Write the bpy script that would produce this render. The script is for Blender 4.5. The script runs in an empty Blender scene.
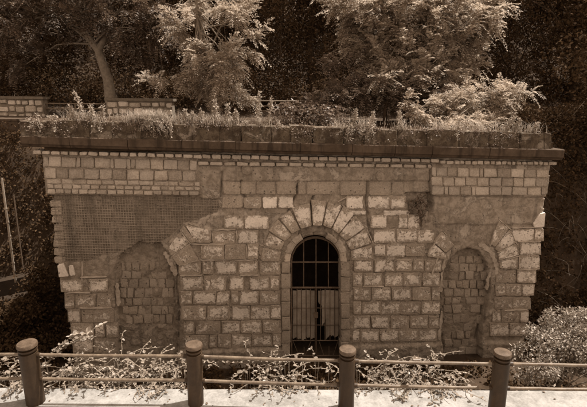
import bpy, bmesh, math, random
import numpy as np
from mathutils import Vector, Matrix, noise
R = math.radians
random.seed(7)
rng = np.random.default_rng(11)
S = bpy.context.scene
COL = S.collection

# ------------------------------------------------------------------ camera
CAM_H, PITCH, ROLL, FOC = 2.7, 13.0, 0.7, 456.0
cam = bpy.data.cameras.new('camera')
cam.sensor_width = 36.0
cam.lens = 36.0 * FOC / 587.0
cam.clip_end = 800
cam_ob = bpy.data.objects.new('camera', cam)
CAM_M = Matrix.Rotation(R(90 - PITCH), 3, 'X') @ Matrix.Rotation(R(ROLL), 3, 'Z')
cam_ob.matrix_world = Matrix.Translation((0, 0, CAM_H)) @ CAM_M.to_4x4()
COL.objects.link(cam_ob)
S.camera = cam_ob

# ------------------------------------------------------------------ light
SUN_EL, SX, SY = 66.0, 0.93, 0.36        # sun high, behind the building and to the right
w = bpy.data.worlds.new('World'); S.world = w; w.use_nodes = True
nt = w.node_tree
sky = nt.nodes.new('ShaderNodeTexSky'); sky.sky_type = 'NISHITA'; sky.sun_disc = False
sky.sun_elevation = R(SUN_EL); sky.sun_rotation = math.atan2(SX, SY)
bw = nt.nodes.new('ShaderNodeRGBToBW')
tint = nt.nodes.new('ShaderNodeMix'); tint.data_type = 'RGBA'; tint.blend_type = 'MULTIPLY'
tint.inputs[0].default_value = 1.0
tint.inputs[7].default_value = (1.0, 0.775, 0.60, 1)      # the photograph is toned sepia
nt.links.new(sky.outputs[0], bw.inputs[0]); nt.links.new(bw.outputs[0], tint.inputs[6])
nt.links.new(tint.outputs[2], nt.nodes['Background'].inputs[0])
nt.nodes['Background'].inputs[1].default_value = 0.15
sun = bpy.data.lights.new('sun', 'SUN'); sun.energy = 2.8; sun.angle = R(0.53)
sun.color = (1.0, 0.93, 0.85)
sun_ob = bpy.data.objects.new('sun', sun); COL.objects.link(sun_ob)
sd = Vector((SX * math.cos(R(SUN_EL)), SY * math.cos(R(SUN_EL)), math.sin(R(SUN_EL))))
sun_ob.rotation_euler = sd.to_track_quat('Z', 'Y').to_euler()
sun_ob.location = (20, 12, 30)
S.view_settings.view_transform = 'Standard'; S.view_settings.look = 'None'
S.view_settings.exposure = 1.64; S.view_settings.gamma = 1.0

# ------------------------------------------------------------------ survey helpers
PSI, DIST = 5.0, 11.5
EX = Vector((math.cos(R(PSI)), math.sin(R(PSI)), 0))
EN = Vector((math.sin(R(PSI)), -math.cos(R(PSI)), 0))
ORG = Vector((0, DIST, 0)); ZB = -4.55
O = Vector((0, 0, CAM_H))
def ray(px, py):
    return CAM_M @ Vector(((px - 293.5) / FOC, -(py - 203.5) / FOC, -1))
def F(px, py, off=0.0):
    """surveyed photo point -> facade coordinates (along, up)"""
    d = ray(px, py); q = ORG + EN * off
    t = (q - O).dot(EN) / d.dot(EN); p = O + d * t
    return (p - q).dot(EX), p.z
def W(px, py, y):
    d = ray(px, py); return O + d * (y / d.y)
def G(px, py, z=0.0):
    d = ray(px, py); return O + d * ((z - CAM_H) / d.z)
CI = CAM_M.transposed()
def proj(u, v, off=0.0):
    p = CI @ (ORG + EX * u + EN * off + Vector((0, 0, v)) - O)
    return 293.5 - FOC * p.x / p.z, 203.5 + FOC * p.y / p.z

# ------------------------------------------------------------------ object helpers
def tag(o, label=None, cat=None, group=None, kind=None):
    if label: o['label'] = label
    if cat: o['category'] = cat
    if group: o['group'] = group
    if kind: o['kind'] = kind
    return o
def empty(name, loc, label=None, cat=None, group=None, rz=0):
    o = bpy.data.objects.new(name, None); o.location = loc; o.rotation_euler = (0, 0, rz)
    o.empty_display_size = 0.3
    COL.objects.link(o); return tag(o, label, cat, group)
def mob(name, V, Fc, mat, parent=None, smooth=False, centre=False):
    V = [Vector(v) for v in V]; c = Vector((0, 0, 0))
    if centre:
        c = sum(V, Vector((0, 0, 0))) / len(V); V = [v - c for v in V]
    me = bpy.data.meshes.new(name); me.from_pydata([tuple(v) for v in V], [], Fc)
    me.materials.append(mat)
    if smooth: me.shade_smooth()
    me.update()
    o = bpy.data.objects.new(name, me); o.location = c; COL.objects.link(o)
    if parent: o.parent = parent
    return o
def polys(name, Q, mat, parent=None, origin=None):
    """Q: (n,k,3) array of separate k-gons -> one mesh"""
    Q = np.asarray(Q, dtype=np.float32); n, k = Q.shape[:2]
    if origin is not None: Q = Q - np.array(origin, dtype=np.float32)
    me = bpy.data.meshes.new(name)
    me.vertices.add(n * k); me.vertices.foreach_set('co', Q.ravel())
    me.loops.add(n * k); me.loops.foreach_set('vertex_index', np.arange(n * k, dtype=np.int32))
    me.polygons.add(n); me.polygons.foreach_set('loop_start', np.arange(0, n * k, k, dtype=np.int32))
    me.polygons.foreach_set('loop_total', np.full(n, k, dtype=np.int32))
    me.materials.append(mat); me.update(calc_edges=True); me.validate()
    o = bpy.data.objects.new(name, me); COL.objects.link(o)
    if origin is not None and not parent: o.location = origin
    if parent: o.parent = parent
    return o
class MB:
    def __init__(s): s.V = []; s.F = []
    def add(s, V, Fc):
        b = len(s.V); s.V += [Vector(v) for v in V]; s.F += [tuple(i + b for i in f) for f in Fc]
    def box(s, lo, hi):
        x0, y0, z0 = lo; x1, y1, z1 = hi
        s.add([(x0,y0,z0),(x1,y0,z0),(x1,y1,z0),(x0,y1,z0),(x0,y0,z1),(x1,y0,z1),(x1,y1,z1),(x0,y1,z1)],
              [(0,3,2,1),(4,5,6,7),(0,1,5,4),(1,2,6,5),(2,3,7,6),(3,0,4,7)])
    def tube(s, P, rad, n=6):
        P = [Vector(p) for p in P]; rad = rad if hasattr(rad, '__len__') else [rad] * len(P)
        V = []; Fc = []; up = Vector((0.31, 0.17, 0.93))
        for i, p in enumerate(P):
            t = (P[min(i + 1, len(P) - 1)] - P[max(i - 1, 0)]).normalized()
            a = t.cross(up)
            if a.length < 0.15: a = t.cross(Vector((1, 0, 0)))
            a.normalize(); b = t.cross(a)
            for k in range(n):
                g = 2 * math.pi * k / n
                V.append(p + (a * math.cos(g) + b * math.sin(g)) * rad[i])
        for i in range(len(P) - 1):
            for k in range(n):
                k2 = (k + 1) % n
                Fc.append((i*n+k, i*n+k2, (i+1)*n+k2, (i+1)*n+k))
        Fc.append(tuple(range(n))); Fc.append(tuple((len(P)-1)*n + k for k in reversed(range(n))))
        s.add(V, Fc)
    def lathe(s, prof, n=24, c=(0, 0, 0)):
        V = []; Fc = []
        for r, z in prof:
            for k in range(n):
                g = 2 * math.pi * k / n
                V.append((c[0] + r * math.cos(g), c[1] + r * math.sin(g), c[2] + z))
        for i in range(len(prof) - 1):
            for k in range(n):
                k2 = (k + 1) % n
                Fc.append((i*n+k, i*n+k2, (i+1)*n+k2, (i+1)*n+k))
        Fc.append(tuple((len(prof)-1)*n + k for k in range(n)))
        s.add(V, Fc)
    def build(s, name, mat, parent=None, smooth=False, centre=False):
        return mob(name, s.V, s.F, mat, parent, smooth, centre)

# ------------------------------------------------------------------ materials
def new_mat(name):
    m = bpy.data.materials.new(name); m.use_nodes = True
    nt = m.node_tree; b = nt.nodes['Principled BSDF']
    b.inputs['Specular IOR Level'].default_value = 0.25
    return m, nt, b
def N(nt, typ, **kw):
    n = nt.nodes.new(typ)
    for k, v in kw.items(): setattr(n, k, v)
    return n
def L(nt, a, b): nt.links.new(a, b)
def math_n(nt, op, a, b=None, clamp=False):
    n = N(nt, 'ShaderNodeMath', operation=op, use_clamp=clamp)
    for i, x in enumerate((a, b)):
        if x is None: continue
        if isinstance(x, (int, float)): n.inputs[i].default_value = x
        else: L(nt, x, n.inputs[i])
    return n.outputs[0]
def noise_n(nt, scale, detail=5, rough=0.6, vec=None, dist=0.0):
    n = N(nt, 'ShaderNodeTexNoise'); n.inputs['Scale'].default_value = scale
    n.inputs['Detail'].default_value = detail; n.inputs['Roughness'].default_value = rough
    n.inputs['Distortion'].default_value = dist
    if vec is not None: L(nt, vec, n.inputs['Vector'])
    return n.outputs['Fac']
def ramp(nt, fac, stops):
    n = N(nt, 'ShaderNodeValToRGB'); e = n.color_ramp.elements
    while len(e) < len(stops): e.new(0.5)
    for i, (p, c) in enumerate(stops):
        e[i].position = p; e[i].color = (*c, 1) if len(c) == 3 else c
    L(nt, fac, n.inputs[0]); return n.outputs[0]
def step(nt, fac, a, b):
    n = N(nt, 'ShaderNodeMapRange'); n.interpolation_type = 'SMOOTHSTEP'
    n.inputs[1].default_value = a; n.inputs[2].default_value = b
    L(nt, fac, n.inputs[0]); return n.outputs[0]
def mixc(nt, fac, a, b, mode='MIX'):
    n = N(nt, 'ShaderNodeMix', data_type='RGBA', blend_type=mode)
    if isinstance(fac, (int, float)): n.inputs[0].default_value = fac
    else: L(nt, fac, n.inputs[0])
    for i, x in ((6, a), (7, b)):
        if isinstance(x, tuple): n.inputs[i].default_value = (*x, 1)
        else: L(nt, x, n.inputs[i])
    return n.outputs[2]
def bump(nt, b, h, strength=0.5, dist=0.02):
    n = N(nt, 'ShaderNodeBump'); n.inputs['Strength'].default_value = strength
    n.inputs['Distance'].default_value = dist; L(nt, h, n.inputs['Height'])
    L(nt, n.outputs[0], b.inputs['Normal'])
def pos(nt, sc=(1, 1, 1)):
    g = N(nt, 'ShaderNodeNewGeometry'); m = N(nt, 'ShaderNodeMapping')
    m.inputs['Scale'].default_value = sc; L(nt, g.outputs['Position'], m.inputs['Vector'])
    return m.outputs[0]
def sep(l, sat=1.0):
    """sepia-toned albedo of lightness l"""
    k = (0.30 - 0.16 * min(l / 0.6, 1)) * sat
    if sat > 1.25: return (l * (1 + k * .35), l * (1 - k * .50), l * (1 - k * 1.13))
    return (l * (1 + k * .35), l * (1 - k * .42), l * (1 - k * 1.2))

def mat_stone(name, dark, light, patch=True, pits=True, scale=4.5):
    m, nt, b = new_mat(name)
    p = pos(nt); info = N(nt, 'ShaderNodeObjectInfo')
    spl = N(nt, 'ShaderNodeSeparateColor'); L(nt, info.outputs['Color'], spl.inputs[0])
    tc = N(nt, 'ShaderNodeTexCoord'); sx = N(nt, 'ShaderNodeSeparateXYZ'); L(nt, tc.outputs['Generated'], sx.inputs[0])
    ex = math_n(nt, 'SUBTRACT', 0.5, math_n(nt, 'ABSOLUTE', math_n(nt, 'SUBTRACT', sx.outputs[0], 0.5)))
    ez = math_n(nt, 'SUBTRACT', 0.5, math_n(nt, 'ABSOLUTE', math_n(nt, 'SUBTRACT', sx.outputs[2], 0.5)))
    edge = step(nt, math_n(nt, 'MINIMUM', math_n(nt, 'MULTIPLY', ex, 1.8), ez), 0.02, 0.30)
    n1 = math_n(nt, 'ADD', math_n(nt, 'MULTIPLY', noise_n(nt, scale, 6, 0.68, p, 0.6), 0.6), math_n(nt, 'MULTIPLY', noise_n(nt, scale * 2.6, 4, 0.65, p, 0.4), 0.4)); n2 = noise_n(nt, 28, 5, 0.65, p); n3 = noise_n(nt, 1.1, 3, 0.5, p)
    f = math_n(nt, 'ADD', math_n(nt, 'MULTIPLY', n1, 1.9), math_n(nt, 'MULTIPLY', edge, 0.30))
    f = math_n(nt, 'ADD', f, math_n(nt, 'SUBTRACT', spl.outputs[0], 0.5))
    f = math_n(nt, 'ADD', f, math_n(nt, 'MULTIPLY', math_n(nt, 'SUBTRACT', n2, 0.5), 0.5))
    fac = math_n(nt, 'MULTIPLY', step(nt, f, 1.17, 1.42), math_n(nt, 'ADD', 0.6, math_n(nt, 'MULTIPLY', noise_n(nt, 2.3, 3, 0.6, p), 0.75)), True)
    if not patch: fac = step(nt, f, 0.5, 1.6)
    dk = mixc(nt, step(nt, n2, 0.3, 0.7), tuple(x * 0.74 for x in dark), tuple(x * 1.2 for x in dark))
    lt = mixc(nt, step(nt, n2, 0.3, 0.75), tuple(x * 0.78 for x in light), light)
    c = mixc(nt, fac, dk, lt)
    br = math_n(nt, 'ADD', 0.5, spl.outputs[1])
    br = math_n(nt, 'MULTIPLY', br, math_n(nt, 'ADD', 0.55, math_n(nt, 'MULTIPLY', noise_n(nt, 1.6, 5, 0.6, p), 0.9)))
    cb = N(nt, 'ShaderNodeCombineColor')
    for i in range(3): L(nt, br, cb.inputs[i])
    c = mixc(nt, 1.0, c, cb.outputs[0], 'MULTIPLY')
    h = math_n(nt, 'ADD', math_n(nt, 'MULTIPLY', n2, 0.5), math_n(nt, 'MULTIPLY', fac, 0.35))
    if pits:
        vo = N(nt, 'ShaderNodeTexVoronoi'); vo.inputs['Scale'].default_value = 8.5; L(nt, p, vo.inputs['Vector'])
        pm = math_n(nt, 'SUBTRACT', 1.0, step(nt, math_n(nt, 'ADD', vo.outputs['Distance'], math_n(nt, 'MULTIPLY', n2, 0.14)), 0.2, 0.27))
        pm = math_n(nt, 'MULTIPLY', pm, step(nt, noise_n(nt, 3.1, 2, 0.5, p), 0.44, 0.52))
        c = mixc(nt, math_n(nt, 'MULTIPLY', pm, 0.75), c, tuple(x * 0.3 for x in dark))
        h = math_n(nt, 'SUBTRACT', h, math_n(nt, 'MULTIPLY', pm, 0.9))
    L(nt, c, b.inputs['Base Color']); b.inputs['Roughness'].default_value = 0.92
    bump(nt, b, h, 0.7, 0.03)
    return m
def mat_plain(name, c0, c1, scale=6, rough=0.85, bstr=0.4, bdist=0.02, streak=0.0, metal=0.0):
    m, nt, b = new_mat(name); p = pos(nt)
    n1 = noise_n(nt, scale, 8, 0.68, p, 0.3); n2 = noise_n(nt, scale * 7, 4, 0.6, p); n0 = noise_n(nt, scale * 0.22, 3, 0.5, p)
    f = math_n(nt, 'ADD', math_n(nt, 'MULTIPLY', n1, 0.7), math_n(nt, 'MULTIPLY', n2, 0.3))
    f = math_n(nt, 'ADD', math_n(nt, 'MULTIPLY', f, 0.75), math_n(nt, 'MULTIPLY', n0, 0.25))
    c = mixc(nt, step(nt, f, 0.36, 0.64), c0, c1)
    if streak > 0:
        s1 = noise_n(nt, 1.0, 5, 0.6, pos(nt, (5.5, 5.5, 0.55)))
        c = mixc(nt, math_n(nt, 'MULTIPLY', step(nt, s1, 0.47, 0.66), streak), c, tuple(x * 0.4 for x in c0))
    L(nt, c, b.inputs['Base Color']); b.inputs['Roughness'].default_value = rough
    b.inputs['Metallic'].default_value = metal
    bump(nt, b, f, bstr, bdist)
    return m
def mat_render(name, dark, mid, light):
    m, nt, b = new_mat(name); p = pos(nt)
    n1 = noise_n(nt, 1.7, 8, 0.68, p, 0.6); n2 = noise_n(nt, 22, 6, 0.7, p); n3 = noise_n(nt, 5.5, 7, 0.7, p, 0.4); n4 = noise_n(nt, 60, 3, 0.6, p)
    c = mixc(nt, step(nt, n3, 0.36, 0.62), dark, mid)
    scab = step(nt, math_n(nt, 'ADD', n1, math_n(nt, 'MULTIPLY', n2, 0.18)), 0.62, 0.68)
    c = mixc(nt, math_n(nt, 'MULTIPLY', scab, 0.75), c, light)
    c = mixc(nt, math_n(nt, 'MULTIPLY', step(nt, n2, 0.5, 0.72), 0.5), c, tuple(x * 0.6 for x in dark))
    s1 = noise_n(nt, 1.0, 6, 0.65, pos(nt, (4.5, 4.5, 0.5)))
    c = mixc(nt, math_n(nt, 'MULTIPLY', step(nt, s1, 0.5, 0.68), 0.45), c, tuple(x * 0.45 for x in dark))
    vo = N(nt, 'ShaderNodeTexVoronoi'); vo.inputs['Scale'].default_value = 9; L(nt, p, vo.inputs['Vector'])
    pit = math_n(nt, 'SUBTRACT', 1.0, step(nt, math_n(nt, 'ADD', vo.outputs['Distance'], math_n(nt, 'MULTIPLY', n2, 0.2)), 0.2, 0.3))
    pit = math_n(nt, 'MULTIPLY', pit, step(nt, n3, 0.5, 0.58))
    c = mixc(nt, math_n(nt, 'MULTIPLY', pit, 0.6), c, tuple(x * 0.35 for x in dark))
    L(nt, c, b.inputs['Base Color']); b.inputs['Roughness'].default_value = 0.95
    h = math_n(nt, 'ADD', math_n(nt, 'MULTIPLY', scab, 0.3), math_n(nt, 'ADD', math_n(nt, 'MULTIPLY', n3, 0.7), math_n(nt, 'MULTIPLY', n2, 0.45)))
    h = math_n(nt, 'SUBTRACT', math_n(nt, 'ADD', h, math_n(nt, 'MULTIPLY', n4, 0.12)), math_n(nt, 'MULTIPLY', pit, 0.5))
    bump(nt, b, h, 0.9, 0.045)
    return m
def mat_leaf(name, l0, l1, trans=0.3, rough=0.5, sat=1.0):
    m, nt, b = new_mat(name)
    g = N(nt, 'ShaderNodeNewGeometry')
    n = noise_n(nt, 0.9, 3, 0.5, g.outputs['Position'])
    f = math_n(nt, 'ADD', math_n(nt, 'MULTIPLY', g.outputs['Random Per Island'], 0.6), math_n(nt, 'MULTIPLY', n, 0.5))
    c = mixc(nt, step(nt, f, 0.1, 0.95), sep(l0, sat), sep(l1, sat))
    L(nt, c, b.inputs['Base Color']); b.inputs['Roughness'].default_value = rough
    b.inputs['Specular IOR Level'].default_value = 0.4 if rough < .65 else 0.1
    t = N(nt, 'ShaderNodeBsdfTranslucent'); L(nt, c, t.inputs[0])
    mx = N(nt, 'ShaderNodeMixShader'); mx.inputs[0].default_value = trans
    L(nt, b.outputs[0], mx.inputs[1]); L(nt, t.outputs[0], mx.inputs[2])
    L(nt, mx.outputs[0], nt.nodes['Material Output'].inputs[0])
    return m

M_BLOCK = mat_stone('weathered_limestone', sep(0.295), sep(0.72), scale=4.5)
M_ASHLAR = mat_stone('ashlar_limestone', sep(0.25), sep(0.44), patch=False, pits=False, scale=3)
M_RUBBLE = mat_stone('rubble_stone', sep(0.235), sep(0.35), patch=False, pits=True, scale=4)
M_PLASTER = mat_render('old_lime_render', sep(0.20), sep(0.33), sep(0.42))
M_BARED = mat_render('bared_stained_wall', sep(0.16), sep(0.27), sep(0.33))
M_FILL = mat_render('arch_filling', sep(0.19), sep(0.29), sep(0.34))
M_POINT = mat_plain('pale_pointing_mortar', sep(0.32), sep(0.46), 9, 0.9, 0.5, 0.01)
M_MOULD = mat_plain('pale_plaster_moulding', sep(0.22), sep(0.46), 8, 0.9, 0.6, 0.02)
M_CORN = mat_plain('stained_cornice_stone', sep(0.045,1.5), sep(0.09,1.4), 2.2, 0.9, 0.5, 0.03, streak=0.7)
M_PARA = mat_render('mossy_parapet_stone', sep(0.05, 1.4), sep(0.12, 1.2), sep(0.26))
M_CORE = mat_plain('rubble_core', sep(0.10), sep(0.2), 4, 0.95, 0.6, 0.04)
M_DARKIN = mat_plain('unlit_interior', sep(0.04, 1.5), sep(0.08, 1.5), 3, 0.95)  # darkness of the unlit room put into the colour
M_IRON = mat_plain('rusty_iron', sep(0.06, 1.4), sep(0.15, 1.4), 25, 0.7, 0.3, 0.004)
M_SHEET = mat_plain('dirty_sheeting', sep(0.26), sep(0.40), 7, 0.7, 0.3, 0.01, streak=0.4)
M_WIRE = mat_plain('wire_mesh_lath', sep(0.20), sep(0.31), 3, 0.7, 0.2, 0.01, streak=0.6)
M_POST = mat_plain('brown_painted_steel', sep(0.026, 1.9), sep(0.046, 1.9), 14, 0.5, 0.35, 0.004, streak=0.5)
M_CAP = mat_plain('worn_steel_cap', sep(0.04, 1.6), sep(0.10, 1.4), 26, 0.5, 0.3, 0.004)
M_RAIL = mat_plain('worn_steel_rail', sep(0.07, 1.3), sep(0.16, 1.2), 18, 0.45, 0.3, 0.003)
M_PAVE = mat_plain('pale_concrete', (0.15, 0.143, 0.132), (0.30, 0.29, 0.275), 7, 0.9, 0.7, 0.012)
M_ROAD = mat_plain('asphalt', sep(0.045), sep(0.07), 20, 0.9)
M_SOIL = mat_plain('soil', sep(0.025, 1.7), sep(0.06, 1.6), 2.5, 1.0, 0.8, 0.05)
M_RETAIN = mat_plain('retaining_wall_concrete', sep(0.14), sep(0.22), 3, 0.9)
M_GWALL = mat_stone('garden_wall_stone', sep(0.27), sep(0.46), patch=False, pits=False, scale=4)
M_COPE = mat_plain('coping_stone', sep(0.08), sep(0.16), 4, 0.9)
M_BARK = mat_plain('bark', sep(0.12), sep(0.23), 9, 0.95, 0.8, 0.03)
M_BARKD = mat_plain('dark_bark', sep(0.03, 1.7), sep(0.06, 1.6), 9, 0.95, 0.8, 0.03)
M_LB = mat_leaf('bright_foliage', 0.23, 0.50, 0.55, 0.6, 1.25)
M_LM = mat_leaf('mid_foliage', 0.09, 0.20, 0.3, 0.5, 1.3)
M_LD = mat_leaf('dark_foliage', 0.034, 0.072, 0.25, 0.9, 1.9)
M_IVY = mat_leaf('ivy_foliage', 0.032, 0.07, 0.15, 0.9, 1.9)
M_VINE = mat_leaf('vine_foliage', 0.11, 0.32, 0.3, 0.45)
M_GRASS = mat_leaf('dry_grass', 0.2, 0.46, 0.35, 0.7)
M_SHRUB = mat_leaf('shrub_foliage', 0.16, 0.40, 0.25, 0.55)

# ------------------------------------------------------------------ ground, pavement, hill
def smooth(a, b, x):
    t = min(1, max(0, (x - a) / (b - a))); return t * t * (3 - 2 * t)
def ground_z(x, y):
    inside = 1 - smooth(0, 1.0, max(abs(x - 0.4) - 6.2, 0))         # footprint of the building
    y0 = 12.9 + 3.0 * inside + 0.4 * math.sin(x * 0.7); y1 = y0 + 3.6 - 2.3 * inside
    z = -4.6 + 6.45 * smooth(y0, y1, y)
    z += 0.16 * max(0, y - 21) + 6.0 * smooth(27, 48, y) + 0.10 * max(0, y - 48)
    side = smooth(10.5, 17, abs(x - 0.4)) * (1 - smooth(10, 17, y))
    z += 4.2 * side
    z += 0.12 * noise.noise(Vector((x * .5, y * .5, 0)))
    return z
mb = MB()
xs = [-160, -90, -50, -34] + [-24 + 0.75 * i for i in range(65)] + [34, 50, 90, 160]
ys = [3.9 + 0.5 * i for i in range(60)] + [35, 38, 42, 47, 54, 65, 90, 140, 260]
for y in ys:
    for x in xs: mb.V.append(Vector((x, y, ground_z(x, y))))
nx = len(xs)
for j in range(len(ys) - 1):
    for i in range(nx - 1): mb.F.append((j*nx+i, j*nx+i+1, (j+1)*nx+i+1, (j+1)*nx+i))
tag(mb.build('ground', M_SOIL, smooth=True), kind='structure')
# pavement slabs along the street edge, with a rough chipped lip
pv = MB()
n = 160
for i in range(n + 1):
    x = -24 + 48 * i / n
    ye = 3.84 + 0.012 * x + 0.018 * noise.noise(Vector((x * 3.1, 0, 0)))
    pv.V += [Vector((x, 1.2, -0.14)), Vector((x, 1.2, 0)), Vector((x, ye - 0.02, 0.004)), Vector((x, ye, -0.02)), Vector((x, ye, -0.2))]
for i in range(n):
    for k in range(4): pv.F.append((i*5+k, i*5+k+1, (i+1)*5+k+1, (i+1)*5+k)[::-1])
tag(pv.build('pavement', M_PAVE), kind='structure')
rd = MB(); rd.box((-160, -120, -0.5), (160, 1.2, -0.13)); tag(rd.build('road', M_ROAD), kind='structure')
rw = MB(); rw.box((-24, 3.2, -5.2), (24, 3.72, -0.15))
tag(rw.build('retaining_wall', M_RETAIN), 'concrete retaining wall below the pavement edge', 'wall')

# ------------------------------------------------------------------ the building
BASE = Vector((0, DIST, ZB))
house = empty('stone_building', BASE, 'ruined stone building with three arches and a weedy flat roof, sunk below the street', 'building', rz=R(PSI))
def loc(u, v, off): return Vector((u, -off, v - ZB))
DCX, DCY = 315.7, 262.0
def in_poly(x, y, P):
    c = False; j = len(P) - 1
    for i in range(len(P)):
        if (P[i][1] > y) != (P[j][1] > y) and x < (P[j][0]-P[i][0]) * (y-P[i][1]) / (P[j][1]-P[i][1]) + P[i][0]: c = not c
        j = i
    return c
def seg_d(x, y, a, b):
    dx, dy = b[0]-a[0], b[1]-a[1]; t = max(0, min(1, ((x-a[0])*dx + (y-a[1])*dy) / (dx*dx + dy*dy + 1e-9)))
    return math.hypot(x - a[0] - t*dx, y - a[1] - t*dy)
NICHE_L = [(117,372),(117,320),(115,290),(114,272),(119,256),(131,243),(146,238),(160,243),(169,257),(174,280),(177,320),(178,372)]
NICHE_R = [(443,372),(443,330),(441,300),(443,275),(448,262),(457,252),(468,248),(478,251),(486,262),(489,280),(486,310),(481,338),(480,372)]
MESHZ = [(50,194),(186,196),(219,200),(218,212),(196,220),(182,224),(168,238),(152,245),(140,241),(125,252),(100,256),(86,262),(62,262),(54,230)]
VOID = [(404,192),(432,192),(433,206),(424,214),(420,228),(413,222),(409,208)]
CRACKS = [[(241,181),(243,194),(247,201),(251,209)],[(298,181),(296,195),(291,204),(288,214)],[(367,182),(366,200),(368,222),(372,240)],[(313,197),(310,212),(311,222)],
          [(178,262),(176,285),(179,310),(178,350)],[(440,262),(442,290),(440,312),(444,352)],[(488,270),(490,290),(484,315),(478,345)],[(222,172),(221,196)],[(430,170),(431,205),(428,222)]]
OUT_L = [(150,43),(193,47),(195,53),(230,56),(262,58),(278,59),(292,63),(308,66),(322,69),(352,73),(380,76)]
OUT_R = [(150,551),(195,545),(214,543),(228,541),(242,538),(257,536),(270,533),(296,530),(322,526),(352,523),(380,520)]
def interp(T, y):
    if y <= T[0][0]: return T[0][1]
    for a, b in zip(T, T[1:]):
        if y <= b[0]: return a[1] + (b[1]-a[1]) * (y-a[0]) / (b[0]-a[0])
    return T[-1][1]
def relief(px, py, u, v):
    q = Vector((u, v, 0))
    h = 0.024 * noise.noise(q * 2.1) + 0.020 * noise.noise(q * 6.3) + 0.016 * noise.noise(q * 14)
    if in_poly(px, py, MESHZ): h = h * 0.6 - 0.02
    elif in_poly(px, py, NICHE_L): h = h * 1.2 - 0.15
    elif in_poly(px, py, NICHE_R): h = h * 1.2 - 0.17
    elif in_poly(px, py, VOID): h = h * 3 - 0.16
    elif math.hypot(px - DCX, py - DCY) < 38 and abs(px - DCX) < 17 - .0 and py < 240: h = h * 2 - 0.09
    elif 199 < px < 223 and 166 < py < 199: h = h * 1.6 + 0.05
    elif 223 < px < 430 and 166 < py < 180.5: h = h * 0.6 + 0.045
    elif 433 < px < 541 and 197 < py < 224: h = h * 0.5 + 0.035
    elif py < 195 and px < 200: h = 0.10 + h * 0.4
    elif py < 196 and px > 430: h = 0.085 + h * 0.4
    lim = 349 - 0.03 * (px - 200)
    if py > lim and not in_poly(px, py, NICHE_L) and not in_poly(px, py, NICHE_R): h += 0.07 * smooth(lim, lim + 3, py)
    for C in CRACKS:
        d = min(seg_d(px, py, a, b) for a, b in zip(C, C[1:]))
        if d < 1.5: h -= 0.13 * (1 - d / 1.5)
    return h
bm = bmesh.new()
GS = 0.032
u0, u1, v0, v1 = -6.45, 7.05, ZB - 0.15, 1.62
nu = int((u1 - u0) / GS); nv = int((v1 - v0) / GS)
grid = {}; PX = {}
for j in range(nv + 1):
    for i in range(nu + 1):
        u = u0 + (u1-u0) * i / nu; v = v0 + (v1-v0) * j / nv
        px, py = proj(u, v); PX[i, j] = (px, py)
def cell_ok(i, j):
    px, py = PX[i, j]
    jit = 1.6 * noise.noise(Vector((0, py * 0.16, 3)))
    if px < interp(OUT_L, py) + jit or px > interp(OUT_R, py) + jit: return False
    if py < 152: return False
    if py > DCY and 287.5 < px < 344: return False
    if math.hypot(px - DCX, py - DCY) < 28.5: return False
    return True
ok = {k: cell_ok(*k) for k in PX}
def gv(i, j):
    if (i, j) not in grid:
        u = u0 + (u1-u0) * i / nu; v = v0 + (v1-v0) * j / nv; px, py = PX[i, j]
        grid[i, j] = bm.verts.new(loc(u, v, relief(px, py, u, v)))
    return grid[i, j]
for j in range(nv):
    for i in range(nu):
        if ok[i, j] and ok[i+1, j] and ok[i, j+1] and ok[i+1, j+1]:
            fc = bm.faces.new((gv(i, j), gv(i+1, j), gv(i+1, j+1), gv(i, j+1))); q = PX[i, j]
            if in_poly(q[0], q[1], MESHZ): fc.material_index = 1
            elif in_poly(q[0], q[1], NICHE_L) or in_poly(q[0], q[1], NICHE_R): fc.material_index = 2
be = [e for e in bm.edges if e.is_boundary]
r = bmesh.ops.extrude_edge_only(bm, edges=be)
for vx in r['geom']:
    if isinstance(vx, bmesh.types.BMVert): vx.co.y += 0.42
bmesh.ops.recalc_face_normals(bm, faces=bm.faces)
me = bpy.data.meshes.new('facade_wall'); bm.to_mesh(me); bm.free(); me.materials.append(M_PLASTER); me.materials.append(M_BARED); me.materials.append(M_FILL); me.shade_smooth()
wall = bpy.data.objects.new('facade_wall', me); COL.objects.link(wall); wall.parent = house
# masonry core behind the face, side walls, back wall and roof slab
WL, WR = F(60, 250)[0], F(533, 250)[0]
dl, dr = F(286, 300)[0], F(345, 300)[0]; dtop = F(316, 232)[1]
ROOF_L, ROOF_R = F(30, 124)[1], F(545, 137)[1]
RZ = min(ROOF_L, ROOF_R) - 0.12 - ZB
cw = MB()
H = RZ - 0.25
cw.box((WL, 0.30, -0.2), (dl, 0.75, H)); cw.box((dr, 0.30, -0.2), (WR, 0.75, H)); cw.box((dl, 0.301, dtop - ZB + 0.1), (dr, 0.75, H))
cw.box((WL, 0.75, -0.2), (WL + 0.6, 5.2, H)); cw.box((WR - 0.6, 0.75, -0.2), (WR, 5.2, H)); cw.box((WL + .6, 4.6, -0.2), (WR - .6, 5.2, H))
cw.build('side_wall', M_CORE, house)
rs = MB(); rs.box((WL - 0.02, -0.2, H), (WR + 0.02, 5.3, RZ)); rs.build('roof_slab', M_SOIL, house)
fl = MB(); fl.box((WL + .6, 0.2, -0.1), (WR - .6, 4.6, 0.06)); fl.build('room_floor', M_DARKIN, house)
iw = MB(); iw.box((dl - 1.2, 2.6, 0.06), (dr + 1.2, 2.8, H - .01)); iw.build('inner_wall', M_DARKIN, house)

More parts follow.
